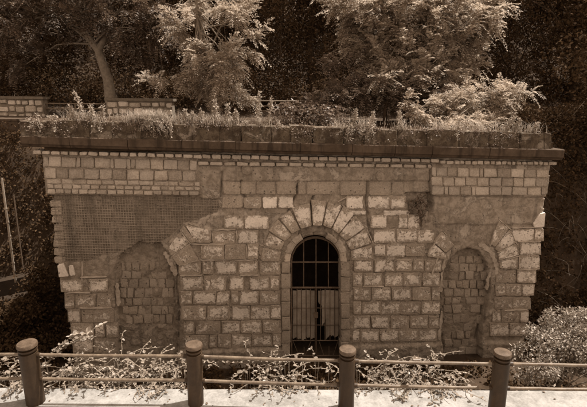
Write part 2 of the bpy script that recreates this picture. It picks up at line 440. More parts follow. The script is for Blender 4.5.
def stone(P, off0, off1, mat, name='stone_block', parent=None, bev=0.011, cut=0.022, jit=0.013, patch=0.5, bright=0.5, dome=0.005):
    """a roughly dressed block from its four (or more) surveyed corners"""
    C = [Vector(F(px, py, off1)) for px, py in P]
    if sum(a.x*b.y - b.x*a.y for a, b in zip(C, C[1:] + C[:1])) < 0: C.reverse()
    out = []
    for i, c in enumerate(C):
        a = C[i-1] - c; b = C[(i+1) % len(C)] - c
        for d in (a, b):
            k = min(cut * random.uniform(0.5, 1.5), d.length * 0.4)
            out.append(c + d.normalized() * k + Vector((random.uniform(-jit, jit), random.uniform(-jit, jit))))
    cen = sum(out, Vector((0, 0))) / len(out)
    n = len(out); V = []
    tl = (random.uniform(-.012, .012), random.uniform(-.014, .006))
    for p in out: V.append(loc(p.x, p.y, off0))
    for p in out: V.append(loc(p.x, p.y, off1 - bev))
    for p in out:
        d = (cen - p); q = p + d.normalized() * min(bev * random.uniform(0.8, 1.6), d.length * .45)
        V.append(loc(q.x, q.y, off1 + random.uniform(-.006, .006) + tl[0] * (q.x-cen.x) * 3 + tl[1] * (q.y-cen.y) * 3))
    V.append(loc(cen.x, cen.y, off1 + dome))
    Fc = []
    for i in range(n):
        j = (i + 1) % n
        Fc += [(i, j, n+j, n+i), (n+i, n+j, 2*n+j, 2*n+i), (2*n+i, 2*n+j, 3*n)]
    o = mob(name, V, Fc, mat, parent or house, centre=True)
    o.color = (patch, bright, 0, 1)
    return o
def rect(x0, x1, y0, y1, j=0.5):
    return [(x + random.uniform(-j, j), y + random.uniform(-j, j)) for x, y in ((x0, y0), (x1, y0), (x1, y1), (x0, y1))]
# --- rusticated courses: (top, bottom, blocks[x0,x1,(patch)])
def course(y0, y1, blocks, base=0.55, slope=0.0, mat=None, off=0.026):
    x_ref = blocks[0][0]
    for bl in blocks:
        pt = bl[2] if len(bl) > 2 else base
        pt = .56 + (pt - .55) * .55 + random.uniform(-.06, .06) + (.08 if y0 > 300 else 0)
        d = slope * ((bl[0] + bl[1]) / 2 - x_ref)
        stone(rect(bl[0] - .6, bl[1] + .6, y0 - .6 + d, y1 + .6 + d, .35), -0.06, off + random.uniform(-.010, .014), mat or M_BLOCK,
              patch=pt, bright=random.uniform(.42, .58))
# panel between the left niche and the door
course(216,228.5,[(225,244,.85),(245,268,.9)])
course(231,243,[(213,235.5,.65),(238,258,.75)])
course(245,259,[(202,224,.55),(226,245,.3),(248,258,.6),(260,280,.35)])
course(261,274,[(179,201,.5),(203,213,.55),(216,236,.68),(239,257,.62),(260,280,.5)])
course(277,290,[(181,202,.62),(205,226,.72),(230,243,.65),(250,269,.66),(271,279,.6)])
course(292,304,[(181,191.5,.58),(194,215,.68),(217,229,.62),(231,238.5,.6),(240,258,.75),(260,280,.5)])
course(307,320,[(182,205,.45),(208,229,.6),(232,249.5,.62),(251,270,.62),(271,280.5,.66)], slope=-.01)
course(322.5,334,[(184,194,.45),(197,220,.35),(222,240,.42),(241.5,261,.5),(263,281,.4)], slope=-.015)
course(336.5,348,[(186,208,.3),(210,216,.35),(218,230.5,.42),(231.5,251,.35),(252.5,272,.4),(273.5,281,.35)], slope=-.025)
# panel between the door and the right niche
course(196.5,208,[(346,362.5,.95),(369,390,.8),(391,405,.65)])
course(210.5,214.5,[(352,366,.8),(384,409,.85)])
course(215.5,228,[(371.5,386,.95),(400,407,.8),(408.5,419,.65)])
course(230,242,[(375,395,.85),(397,416,.7),(417.5,434,.75)])
course(245,256,[(375,385,.75),(386.5,404.5,.85),(406,424,.55)])
course(260,271,[(355,372.5,.62),(375,394,.72),(396,412,.55),(413.5,423,.45),(426,441,.5)])
course(274,286,[(353.5,362,.55),(364,382,.65),(385,402.5,.7),(404,421,.65),(423.5,440,.6)])
course(288,300,[(354,370.5,.6),(372,390,.62),(392,410.5,.55),(412.5,430,.42),(432,439.5,.45)])
course(302.5,314,[(353.5,361,.4),(362.5,380,.55),(382,400,.45),(401.5,420,.36),(421.5,439.5,.45)])
course(316.5,328,[(353.5,370,.5),(372,389,.55),(391,409,.4),(411,428,.38),(429.5,439,.36)])
course(330,342,[(353,359.5,.4),(361,378.5,.5),(380.5,398,.38),(400,417.5,.38),(419,436.5,.55)], slope=-.015)
# panel left of the left niche
stone([(57.5,265),(63,263.5),(68,276),(58.5,277.5)], -.1, .06, M_BLOCK, patch=1.1)
stone([(68,266),(72,265.5),(75.5,275.5),(70,276)], -.06, .04, M_BLOCK, patch=.9)
course(280,291.5,[(61,82,.72),(89.5,106.5,.72)])
course(294.5,308,[(65,73.5,.45),(76,95,.45),(97,111,.42)])
course(309.5,322,[(68.5,80,.36),(82,113,.3)])
course(324,337,[(72,93,.3),(95.5,104,.4),(106,117,.42)])
course(339,352,[(73,92.5,.3),(94.5,117.5,.36)])
# quoins right of the right niche
stone([(533,223.5),(539.5,214),(546,213),(544.5,227.5),(535,227.5)], -.1, .06, M_BLOCK, patch=1.1)
course(229,241,[(511.5,533.5,.8),(535,543.5,.85)])
course(243,254.5,[(520.5,540.5,.85)])
course(256.5,269,[(519.5,539,.82)])
course(271,282.5,[(497,515.5,.4),(518,536,.75)])
course(284.5,295.5,[(496,505,.45),(506.5,521.5,.36),(523,534,.75)])
course(298,309,[(495,512,.45),(513.5,530.5,.5)])
course(311,322,[(493,500.5,.4),(502,519.5,.34),(521,528.5,.5)])
course(324,335.5,[(490.5,508.5,.5),(510,527,.42)])
# voussoirs
for P, pt in (([(167,249),(180,231),(189,243.5),(171.5,256.5)],.6), ([(171.5,257.5),(189.5,244.5),(199,260),(178.5,265.5)],.35), ([(184,224),(211,231),(211,243),(196.5,243)],.62), ([(180.5,230),(183.5,225),(196,242.5),(190,243)],.3),
              ([(434,241.5),(443,231),(454.5,245),(446,253)],.3), ([(427,256),(434,243),(446,254.5),(447,259),(440,259)],.55),
              ([(499,220.5),(509,229),(495,247),(490.5,243)],.45), ([(510,229.5),(515.5,242),(498,252.5),(495,248)],.62), ([(516,243.5),(519,255.5),(499,261),(498,254)],.65), ([(500,262.5),(518,257.5),(518,269.5),(500,269)],.6)):
    stone(P, -.06, .05, M_BLOCK, name='voussoir', patch=.56 + (pt - .5) * .5)
A = [180,163,147,131,115,95,79,64,50,34,18,1]
PT = [.45,.5,.62,.5,.85,.8,.85,.95,.8,.62,.72]
for k in range(len(A) - 1):
    a0, a1 = R(A[k] - 0.9), R(A[k+1] + 0.9)
    ro = [58, 58, 57, 58, 60, 63, 62, 62, 61, 60, 58][k] + random.uniform(-1, 1)
    if A[k] > 147: ro = 55
    pl = lambda r_, a_: (DCX + r_ * math.cos(a_), DCY - r_ * math.sin(a_))
    stone([pl(36.5, a0), pl(ro, a0), pl(ro, a1), pl(36.5, a1)], -.06, .055 + random.uniform(-.01, .012), M_BLOCK, name='voussoir', patch=.55 + (PT[k] - .6) * .4)
# worn large course under the frieze
for x0, x1, pt in ((223,240,.3),(241.5,256,.35),(257,275,.4),(276.5,296,.36),(298.5,305.5,.4),(307,338,.42),(340,366,.38),(369,391,.4),(392,404,.35)):
    stone(rect(x0, x1, 181.5 + .004*(x0-240), 194.5 + .004*(x0-240)), -.06, .028 + random.uniform(-.008,.01), M_RUBBLE, name='worn_block', patch=pt, bright=.55)
for x0, x1, pt in ((222,242,.1),(244,261.5,.45),(263,277.5,1.0),(279,293.5,1.0)):
    stone(rect(x0, x1, 197, 208.5), -.06, .034, M_BLOCK, name='worn_block', patch=.5 + (pt - .5) * .6)
# upper ashlar, left and right
def row(x0, x1, ya, yb, ha, hb, widths, off0, off1, gap=0.55, name='ashlar_block', mat=None, br=(.30,.62)):
    x = x0; k = 0
    while x < x1 - 1.5:
        wd = random.choice(widths) * random.uniform(.85, 1.15)
        xe = min(x + wd, x1)
        if x1 - xe < 2.5: xe = x1
        f0 = (x - x0) / (x1 - x0); f1 = (xe - x0) / (x1 - x0)
        ta, tb = ya + (yb-ya)*f0, ya + (yb-ya)*f1
        ba, bb = ha + (hb-ha)*f0, ha + (hb-ha)*f1
        stone([(x+gap/2, ta+gap*.35), (xe-gap/2, tb+gap*.35), (xe-gap/2, bb-gap*.35), (x+gap/2, ba-gap*.35)], off0, off1 + random.uniform(-.018, .014),
              mat or M_ASHLAR, name=name, bev=.010, cut=.018, jit=.010, patch=random.uniform(.2,.8), bright=random.uniform(*br), dome=.004)
        x = xe
row(43,197, 156.3,160.6, 167,170.5, [14,14,13,4.5], 0, .14)
row(44.5,196, 168,171.3, 178.3,181.2, [14,14.5,13], 0, .14)
row(46,200, 178.8,182, 183.6,186.5, [13,15,11], 0, .13)
row(46.5,200, 184,187, 188.6,190.8, [9,8,10], 0, .135, name='small_ashlar')
row(47,199, 189,191.2, 193.8,195.5, [9,8,10], 0, .15, name='small_ashlar')
row(432,549, 166.6,169.8, 176.5,178, [11,14,4,12], 0, .12)
row(431.5,547.5, 177,178.5, 185.7,187, [11,13,12], 0, .12)
row(432,546, 186.3,187.5, 195,195.5, [12,11,14,4], 0, .12)
# rubble filling of the two blocked arches
def rubble(poly, x0, x1, y0, y1, rh, rw_, off, skip=0.06, lean=0.0):
    y = y0
    while y < y1:
        h = rh * random.uniform(.85, 1.15); x = x0 + random.uniform(-3, 1)
        while x < x1:
            wd = rw_ * random.uniform(.7, 1.35); cx, cy = x + wd/2 + lean*(y-y0), y + h/2
            if in_poly(cx - wd*.35, cy, poly) and in_poly(cx + wd*.35, cy, poly) and random.random() > skip:
                stone(rect(cx-wd/2+.4, cx+wd/2-.4, y+.35, y+h-.35, .6), off-.12, off + random.uniform(-.02, .022), M_RUBBLE, name='rubble_stone', bev=.009, cut=.016, jit=.016, patch=random.uniform(.1,.8), bright=random.uniform(.38,.62), dome=.004)
            x += wd
        y += h
rubble(NICHE_L, 121, 176, 262, 322, 8.8, 8.2, -0.132)
rubble(NICHE_R, 444, 489, 256, 312, 8.0, 7.6, -0.14)
rubble(NICHE_R, 444, 486, 314, 348, 8.2, 8.0, -0.155, 0.35)
# dentil course under the cornice: upper row the full width, lower row in the middle
row(32,193, 150,153.8, 154.8,158.6, [9.3,9.8,8.8], 0, .27, gap=1.5, name='dentil', br=(.5,.66))
row(193,440, 154.2,158.8, 158.8,163, [9.5,9,10], 0, .22, gap=.9, name='dentil', br=(.42,.58))
row(440,557, 160.2,161.5, 164.5,165.6, [5,7,6], 0, .26, gap=1.0, name='dentil', br=(.46,.62))
row(197,432, 161.3,164.2, 165.8,168.6, [12.5,13], 0, .13, gap=1.4, name='dentil', br=(.46,.62))
# cornice slabs: moulded profile, each length slightly out of line
CUTS = [21, 70, 128, 182, 236, 300, 352, 395, 432, 489, 563]
for a, b in zip(CUTS, CUTS[1:]):
    off = .44 + random.uniform(-.012, .012); V = []; pr = []
    for px in (a + .25, b - .25):
        t = (px - 20) / 535
        ub, vb = F(px, 146.6 + 14 * t ** .9 if t > 0 else 146.6, .42); ut, vt = F(px, 135.8 + 13.5 * max(t, 0), .42)
        hh = vt - vb
        pf = [(-.05, 0), (.36, 0), (.385, .05*hh), (.40, .16*hh), (off-.02, .24*hh), (off, .30*hh), (off, .93*hh), (off-.025, hh), (-.05, hh)]
        pr.append([loc(ub, vb + z, o_) for o_, z in pf])
    k = len(pr[0]); V = pr[0] + pr[1]
    Fc = [(i, (i+1) % k, k + (i+1) % k, k + i) for i in range(k)] + [tuple(range(k))[::-1], tuple(range(k, 2*k))]
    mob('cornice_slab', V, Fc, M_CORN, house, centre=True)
# parapet stones
x = 20.0
while x < 550:
    xe = min(x + random.uniform(19, 33), 552); t0, t1 = (x-20)/535, (xe-20)/535
    dj = random.uniform(-1.0, 1.2); hj = 1.5 if x > 330 else 0
    top = lambda t: 119.5 + 13.6 * t + dj
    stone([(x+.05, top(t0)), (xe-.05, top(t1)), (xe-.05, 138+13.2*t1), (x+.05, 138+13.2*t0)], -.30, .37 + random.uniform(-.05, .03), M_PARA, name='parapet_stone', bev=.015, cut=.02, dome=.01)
    x = xe
# carved roundels in the frieze
for px, py in ((380.5, 175.5), (247, 169.5)):
    u, v = F(px, py, .05); m_ = MB(); ring = []
    for rr, of in ((.135, .03), (.135, .085), (.115, .095), (.09, .075), (.0, .085)):
        ring.append([loc(u + max(rr, .002) * math.cos(2*math.pi*k/20), v + max(rr, .002) * math.sin(2*math.pi*k/20), of) for k in range(20)])
    for q in ring: m_.V += q
    for i in range(4):
        for k in range(20): m_.F.append((i*20+k, i*20+(k+1) % 20, (i+1)*20+(k+1) % 20, (i+1)*20+k))
    m_.build('roundel', M_PLASTER, house, centre=True)
# raised ribbon pointing left between stones
def strip(P, wpx=1.5, off=.075, name='pointing', mat=None, base=-.02):
    if name == 'moulding_fragment':
        P2 = []
        for a, b in zip(P, P[1:]):
            for i in range(4): P2.append((a[0]+(b[0]-a[0])*i/4 + random.uniform(-.55, .55), a[1]+(b[1]-a[1])*i/4 + random.uniform(-.5, .5)))
        P = P2 + [P[-1]]; off = .017; wpx *= 1.1
    m_ = MB(); k = len(P)
    for i, (px, py) in enumerate(P):
        a = P[max(i-1, 0)]; b = P[min(i+1, k-1)]; dx, dy = b[0]-a[0], b[1]-a[1]; l_ = math.hypot(dx, dy)
        nx_, ny_ = -dy/l_*wpx/2, dx/l_*wpx/2; j = random.uniform(.55, 1.35) * (.55 if i in (0, k - 1) else 1)
        for s_, o_ in ((-1, base), (-.7, off), (.7, off), (1, base)):
            u, v = F(px + nx_*s_*j, py + ny_*s_*j, off); m_.V.append(loc(u, v, o_ + (random.uniform(-.006, .006) if o_ == off else 0)))
    for i in range(k - 1):
        for c_ in range(3): m_.F.append((i*4+c_, i*4+c_+1, (i+1)*4+c_+1, (i+1)*4+c_))
        m_.F.append((i*4+3, i*4, (i+1)*4, (i+1)*4+3))
    m_.F += [(0, 1, 2, 3), tuple((k-1)*4 + q for q in (3, 2, 1, 0))]
    m_.build(name, mat or M_POINT, house, centre=True)
def line(a, b, n=6, j=.35):
    return [(a[0]+(b[0]-a[0])*i/n + random.uniform(-j, j), a[1]+(b[1]-a[1])*i/n + random.uniform(-j, j)) for i in range(n+1)]
for a, b in (((180,230),(190,244)),((171,257),(189.5,244)),((178.5,266),(199,260.5)),((214,230),(235,230)),((212,231),(213,243)),((236.5,230),(237,243)),((189,244.3),(225,244.5)),((201.5,246),(202,258)),((225.2,246),(225.3,259)),
             ((201,260.3),(245,260.2)),((260,245),(277,249.5)),((246.5,246),(246.7,259)),((238,260.5),(257,260)),((180,275.7),(202,275.5)),((275,262),(281,259)),
             ((81.8,262),(82.2,283)),((80,277.5),(106.5,277)),((66,293.3),(90,293)),((79,308.6),(112,308.2)),
             ((443.5,231),(453,245)),((428,254),(441,235)),((499,219),(511,230)),((511,230),(517.5,245)),((490,246),(500,232)),((498,253.3),(516,242.4)),((499,261.6),(519,256.3)),((512,228),(543,228)),((518,242),(541,242)),((519.5,256),(519.5,271)),((518,270.2),(537,269.6)),((505,311),(527,310)),
             ((363,287),(384,286.8)),((438,258),(432,275)),((346,197.5),(338,202)),((330,200),(326,225)),((345,206),(333,227)),((354,217),(343,233)),((342,205),(353,217)),((365,230),(350,240)),((371,246),(352,251)),((353,231),(350,214)),((369,234),(373,243)),((240,275.6),(258,275.4))):
    strip(line(a, b, 6), random.uniform(1.0, 1.5), .05 + random.uniform(-.008, .006))
# remains of white plaster mouldings around the blocked arches
strip([(479,244),(485,247),(491,253),(495.5,261),(497.5,268),(496,275)], 5, .09, 'moulding_fragment', M_MOULD)
strip([(487,290),(488,281),(491,272)], 3, .06, 'moulding_fragment', M_MOULD)
strip([(451,250),(447,256),(444.5,262),(443,270)], 3.6, .07, 'moulding_fragment', M_MOULD)
strip([(442,272),(441.5,284),(441,292)], 3.4, .06, 'moulding_fragment', M_MOULD)
strip([(441.5,312),(440.5,325),(439.5,340)], 3.6, .06, 'moulding_fragment', M_MOULD)
strip([(116.5,284),(117.5,294),(118,306)], 3.6, .06, 'moulding_fragment', M_MOULD)
strip([(165,252),(168,259),(173,268),(175.5,276)], 4.6, .08, 'moulding_fragment', M_MOULD)
strip([(184,224.5),(188,223),(193,224),(200,227)], 3, .08, 'moulding_fragment', M_MOULD)
strip(line((504,205.5),(518,204.5),4), 2, .07, 'moulding_fragment', M_MOULD)
# wire lath over the bared wall on the left (every wire a thin rod, one sheet)
wm = MB()
def wz(px, py): return in_poly(px, py, MESHZ)
for k in range(66):
    px = 54 + 2.62 * k; run = []
    for q in range(40):
        py = 195 + 1.7 * q
        xx = px + .10 * (py - 195) * (1 - (px - 54) / 250)
        if wz(xx, py):
            u, v = F(xx, py); run.append(loc(u, v, .0 + .012 * noise.noise(Vector((u*2, v*2, 5)))))
        else:
            if len(run) > 1: wm.tube(run, .0075, 4)
            run = []
    if len(run) > 1: wm.tube(run, .0075, 4)
for k in range(26):
    run = []
    for q in range(86):
        px = 52 + 2.0 * q; py = 196 + 2.6 * k + .012 * (px - 52)
        if wz(px, py):
            u, v = F(px, py); run.append(loc(u, v, .006 + .012 * noise.noise(Vector((u*2, v*2, 5)))))
        else:
            if len(run) > 1: wm.tube(run, .0075, 4)
            run = []
    if len(run) > 1: wm.tube(run, .0075, 4)
tag(wm.build('wire_lath', M_WIRE, house), kind='stuff')
# ragged stones down the left corner
for y in range(200, 262, 8):
    x = interp(OUT_L, y)
    stone(rect(x - 2.2 + random.uniform(-1.3, .6), x + 8, y + .5, y + 7.4), -.2, .0, M_RUBBLE, name='corner_stone', patch=.5)

# --- door surround: jamb stones and arch ring
def ring_piece(a0, a1, r0, r1, off, depth, mat, name):
    m_ = MB(); n_ = 5; rows = []
    for i in range(n_ + 1):
        a = R(a0 + (a1-a0) * i / n_); c_, s_ = math.cos(a), math.sin(a); q = []; r1j = r1 + random.uniform(-.7, .7)
        for rr, of in ((r0, -depth), (r0, off - .03), (r0 + 1.6, off), (r1j - 1.0, off + .008), (r1j + .3, off - .04), (r1j + .3, -depth)):
            u, v = F(DCX + rr*c_, DCY - rr*s_, .05); q.append(loc(u, v, of))
        rows.append(q)
    for q in rows: m_.V += q
    for i in range(n_):
        for k in range(6): m_.F.append((i*6+k, i*6+(k+1) % 6, (i+1)*6+(k+1) % 6, (i+1)*6+k))
    m_.F += [tuple(range(6)), tuple(n_*6 + k for k in reversed(range(6)))]
    return m_.build(name, mat, house, centre=True)
for a0, a1, r1, of, mt in ((180, 163, 31.5, .03, M_RUBBLE), (162, 139, 31.8, .055, M_MOULD), (138.4, 119, 31.2, .04, M_MOULD), (118, 94, 29.6, -.07, M_PLASTER), (93, 67, 29.6, -.08, M_PLASTER), (66, 44, 31.0, .045, M_MOULD), (43, 20, 32.4, .06, M_MOULD), (19, 0, 31.5, .03, M_RUBBLE)):
    ring_piece(a0, a1, 25.4, r1, of, .34, mt, 'arch_stone')
for sgn, xi, xo in ((-1, 290.2, 281.8), (1, 341.0, 349.6)):
    y = 262.0; i = 0
    while y < 355:
        h = random.uniform(11, 15)
        stone([(xi, y+.4), (xo + random.uniform(-.6, .6), y+.4), (xo + random.uniform(-.6, .6), min(y+h, 358)), (xi, min(y+h, 358))], -.34, .05 + random.uniform(-.01, .01), M_RUBBLE, name='jamb_stone', bev=.014, cut=.014, patch=.45, bright=.55)
        y += h + .3
# --- iron gate
GO = -.22
gate_frame = MB()
def bar(m_, P, r_, off=GO, sides=5):
    m_.tube([loc(*F(px, py, off), off) for px, py in P], r_, sides)
bar(gate_frame, [(291.2,357),(291.0,262)] + [(DCX - 24.7*math.cos(R(a)), DCY - 24.7*math.sin(R(a))) for a in range(10, 180, 12)] + [(340.3,262),(340.6,357)], .035)
for y in (287.6, 262.2): bar(gate_frame, line((291,y),(340.6,y),3,0), .03 if y > 270 else .022)
gate = gate_frame.build('iron_gate', M_IRON, house)
for x in (303.6, 316.0, 328.4):
    m_ = MB(); tp = DCY - math.sqrt(24.7**2 - (x-DCX)**2)
    bar(m_, [(x, 287.5), (x, tp)], .014, GO - .0); m_.build('lunette_bar', M_IRON, gate)
m_ = MB(); bar(m_, [(315.8,357),(315.8,288)], .032, GO + .03); m_.build('meeting_stile', M_CAP, gate)
for y in (308, 325, 340.5, 355.5):
    for a, b in ((292,315),(317,340)):
        m_ = MB(); bar(m_, [(a,y),(b,y)], .011 if y < 330 else .018, GO + .012); m_.build('cross_bar', M_IRON, gate)
for x in (297,301.4,306,310.5,320.5,325,330,335):
    m_ = MB(); bar(m_, [(x,289),(x,340)], .011, GO + .02); m_.build('upright_bar', M_IRON, gate)
for P in (((293,341),(299,356)),((311,341),(305,356)),((319,341),(324,356)),((338,341),(333,356)),((304,347),(304.2,356)),((329,346),(329,356))):
    m_ = MB(); bar(m_, P, .011, GO + .01); m_.build('brace_bar', M_IRON, gate)
lk = MB(); u, v = F(315.8, 315, GO + .05); p_ = loc(u, v, GO + .06); lk.box((p_.x - .06, p_.y - .02, p_.z - .08), (p_.x + .06, p_.y + .03, p_.z + .08)); lk.build('lock', M_IRON, gate)
def sheet(P, name):
    off = GO - .04; m_ = MB(); jo = random.uniform(-.014, .014)
    for o_ in (off, off - .012):
        for px, py in P:
            u, v = F(px, py, off); m_.V.append(loc(u, v, o_ + jo))
    n_ = len(P); m_.F += [tuple(range(n_)), tuple(reversed(range(n_, 2*n_)))]
    m_.F += [(i, (i+1) % n_, n_ + (i+1) % n_, n_ + i) for i in range(n_)]
    return m_.build(name, M_SHEET, gate, centre=True)
for x0, x1, yt, yb, tl in ((292.8,297.2,290.6,338,-.8), (297.4,301.6,290,339,.9), (301.9,306.2,290.4,339.5,-.6), (306.5,310.6,290,337.6,.8), (310.9,314.6,290.6,338.4,-.5),
                           (318.2,321.6,290.8,304,2.5), (321.9,325.6,290.2,323,-4), (325.9,330,290,337,-3), (330.3,334.3,290.3,335.8,1), (334.6,338.5,290.6,336.6,-1.2)):
    sheet([(x0, yt), (x1, yt + random.uniform(-.4, .4)), (x1 + random.uniform(-.2, .2), (yt+yb)/2), (x1, yb + tl), ((x0+x1)/2 + .4, yb - tl*.3 - .6), ((x0+x1)/2 - .5, yb + .5), (x0, yb - tl), (x0 + random.uniform(-.2, .2), (yt+yb)/2)], 'slat')

# ------------------------------------------------------------------ foliage generators
def unit(a): return a / np.maximum(np.linalg.norm(a, axis=-1, keepdims=True), 1e-6)
def sprays(org, dirs, length, K, leaf, width, droop=0.35, fold=0.5):
    """pinnate sprays: org,dirs (S,3) -> leaflet quads (S*2K,4,3)"""
    Sn = len(org); up = np.array([0, 0, 1.0])
    side = unit(np.cross(dirs, up + rng.normal(0, .25, (Sn, 3)))); nor = unit(np.cross(side, dirs))
    Ls = length * rng.uniform(.65, 1.25, Sn); Q = []
    for k in range(K):
        t = (k + .6) / K
        p = org + dirs * (Ls * t)[:, None] - up * (Ls * droop * t * t)[:, None]
        for s in (-1, 1):
            ld = unit(side * s * .85 + dirs * .55 - up * (.15 + .45 * t) + nor * fold * .3 + rng.normal(0, .16, (Sn, 3)))
            wd = unit(np.cross(ld, nor + rng.normal(0, .3, (Sn, 3))))
            l_ = (leaf * (1.05 - .45 * t) * rng.uniform(.7, 1.2, Sn))[:, None]; w_ = width * rng.uniform(.7, 1.2, Sn)[:, None]
            m = p + ld * l_ * .45 + nor * .006
            Q.append(np.stack([p, m + wd * w_, p + ld * l_, m - wd * w_], 1))
    return np.concatenate(Q)
def loose(c, rad, n, leaf, width, flat=0.4):
    """n single leaves scattered through spheres c (m,3) of radius rad"""
    i = rng.integers(0, len(c), n); d = unit(rng.normal(0, 1, (n, 3)))
    p = c[i] + d * (rad[i] * rng.uniform(.3, 1, n) ** .6)[:, None]
    ld = unit(d * .6 + rng.normal(0, .7, (n, 3)) - np.array([0, 0, .25])); wd = unit(np.cross(ld, rng.normal(0, 1, (n, 3)) + np.array([0, 0, flat])))
    l_ = leaf * rng.uniform(.6, 1.3, n)[:, None]; w_ = width * rng.uniform(.6, 1.3, n)[:, None]
    m = p + ld * l_ * .45
    return np.stack([p, m + wd * w_, p + ld * l_, m - wd * w_], 1)
def clumps(lobes, n):
    cs, ce = [], []; vol = np.array([np.prod(l[1]) ** .75 for l in lobes]); vol /= vol.sum()
    for l, f in zip(lobes, vol):
        k = max(2, int(n * f)); d = unit(rng.normal(0, 1, (k, 3)))
        cs.append(np.array(l[0]) + d * np.array(l[1]) * (rng.uniform(.25, 1, k) ** .5)[:, None]); ce.append(np.tile(np.array(l[0]), (k, 1)))
    return np.concatenate(cs), np.concatenate(ce)
def tree(name, label, base, trunk, r0, lobes, n, per, mat, bark, group=None, style='pinnate', leaf=.13, width=.022, length=.55, crad=.55, cat='tree', droop=.4, K=6, limb_r=.05):
    base = Vector(base); root = empty(name, base, label, cat, group)
    tm = MB(); T = [Vector(p) - base for p in trunk]; k = len(T)
    tm.tube(T, [r0 * (1 - .55 * i / max(1, k-1)) * (1.25 if i == 0 else 1) for i in range(k)], 9)
    C, Ce = clumps(lobes, n)
    top = T[-1]
    for i in range(0, len(C), max(1, len(C) // (24 if style == 'pinnate' else 20))):
        e = Vector(C[i]) - base; f_ = random.uniform(.42, .98) * (k - 1); s_ = T[int(f_)].lerp(T[min(int(f_) + 1, k - 1)], f_ % 1)
        mid = s_.lerp(e, .5) + Vector((random.uniform(-.2, .2), random.uniform(-.2, .2), .12 * (e - s_).length))
        tm.tube([s_, s_.lerp(mid, .5) + Vector((0, 0, .05)), mid, mid.lerp(e, .55), e], [limb_r, limb_r*.85, limb_r*.65, limb_r*.4, limb_r*.18], 5)
    tm.build('trunk', bark, root, smooth=True); tm2 = MB()
    if style == 'pinnate':
        idx = np.repeat(np.arange(len(C)), per); Sn = len(idx)
        main = unit(unit(C - Ce) * .8 + rng.normal(0, .45, C.shape) + np.array([0, 0, .42]))
        out = main[idx]; along = rng.uniform(-1, 1, Sn)[:, None]
        d = unit(out * .75 + rng.normal(0, .42, (Sn, 3)) - np.array([0, 0, .08]))
        org = C[idx] + out * crad * along + rng.normal(0, crad * .16, (Sn, 3)) - np.array([0, 0, .18]) * (along ** 2) * crad
        for i in range(len(C)):
            a = Vector(C[i] - main[i] * crad) - base; b_ = Vector(C[i] + main[i] * crad) - base
            tw_ = a.lerp(b_, .5) + Vector((0, 0, .1 * crad)); tm2.tube([a, tw_, b_], [limb_r * .3, limb_r * .22, limb_r * .08], 4)
        Q = sprays(org, d, length, K, leaf, width, droop)
    else:
        Q = loose(C, rng.uniform(.5, 1.2, len(C)) * crad, n * per, leaf, width)
    o = polys('crown', Q - np.array(base), mat, root)
    if tm2.V: tag(tm2.build('twigs', bark, root), kind='stuff')
    return root
def WP(px, py, y): return tuple(W(px, py, y))
def lobe(px, py, y, rx, ry, rz): return (WP(px, py, y), (rx, ry, rz))

# ------------------------------------------------------------------ trees
# forked tree with bare trunk, left
yT = 20.5
tree('broadleaf_tree', 'dark spreading tree with bare forked trunk rising behind the roof at left', (W(111,100,yT).x, yT, 1.75),
     [(W(112,100,yT).x, yT, 1.6), WP(108,80,yT), WP(102,62,yT), WP(98,50,yT), WP(93,44,yT), WP(84,30,yT), WP(76,8,yT)], .23,
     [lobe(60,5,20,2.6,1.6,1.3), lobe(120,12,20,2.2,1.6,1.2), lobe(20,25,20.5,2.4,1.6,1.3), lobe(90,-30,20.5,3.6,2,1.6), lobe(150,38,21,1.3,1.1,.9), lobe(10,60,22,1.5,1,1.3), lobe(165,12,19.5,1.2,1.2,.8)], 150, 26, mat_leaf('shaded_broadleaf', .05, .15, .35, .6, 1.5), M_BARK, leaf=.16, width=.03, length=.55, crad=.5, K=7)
fk = MB(); fk.tube([W(98,51,yT), W(104,40,yT), W(107,26,yT), W(112,6,yT)], [.15,.13,.11,.08], 8)
tr = [o for o in bpy.data.objects if o.get('label', '').startswith('dark spreading')][0]
fk.V = [v - tr.location for v in fk.V]; fk.build('limb', M_BARK, tr, smooth=True)
# bright feathery tree
yA = 17.6
tree('feathery_tree', 'sunlit feathery tree with loose leaf sprays standing behind the middle left of the roof', (W(214,112,yA).x, yA, 1.6),
     [(W(214,112,yA).x, yA, 1.5), WP(212,85,yA), WP(205,55,yA), WP(198,25,yA), WP(196,-8,yA)], .10,
     [lobe(215,80,17.4,1.0,.7,.75), lobe(228,55,17.4,.95,.7,.6), lobe(205,58,17.6,.7,.7,.5), lobe(185,22,17.6,.6,.5,.5), lobe(232,15,17.4,.75,.5,.5), lobe(252,32,17.3,.42,.4,.22), lobe(170,80,17.6,.7,.5,.25), lobe(232,95,17.2,.8,.5,.35), lobe(190,-4,17.8,.6,.5,.3), lobe(245,3,17.5,.4,.4,.25)], 84, 15, M_LB, M_BARK, leaf=.17, width=.022, length=.55, crad=.34, droop=.32, K=9, limb_r=.03)
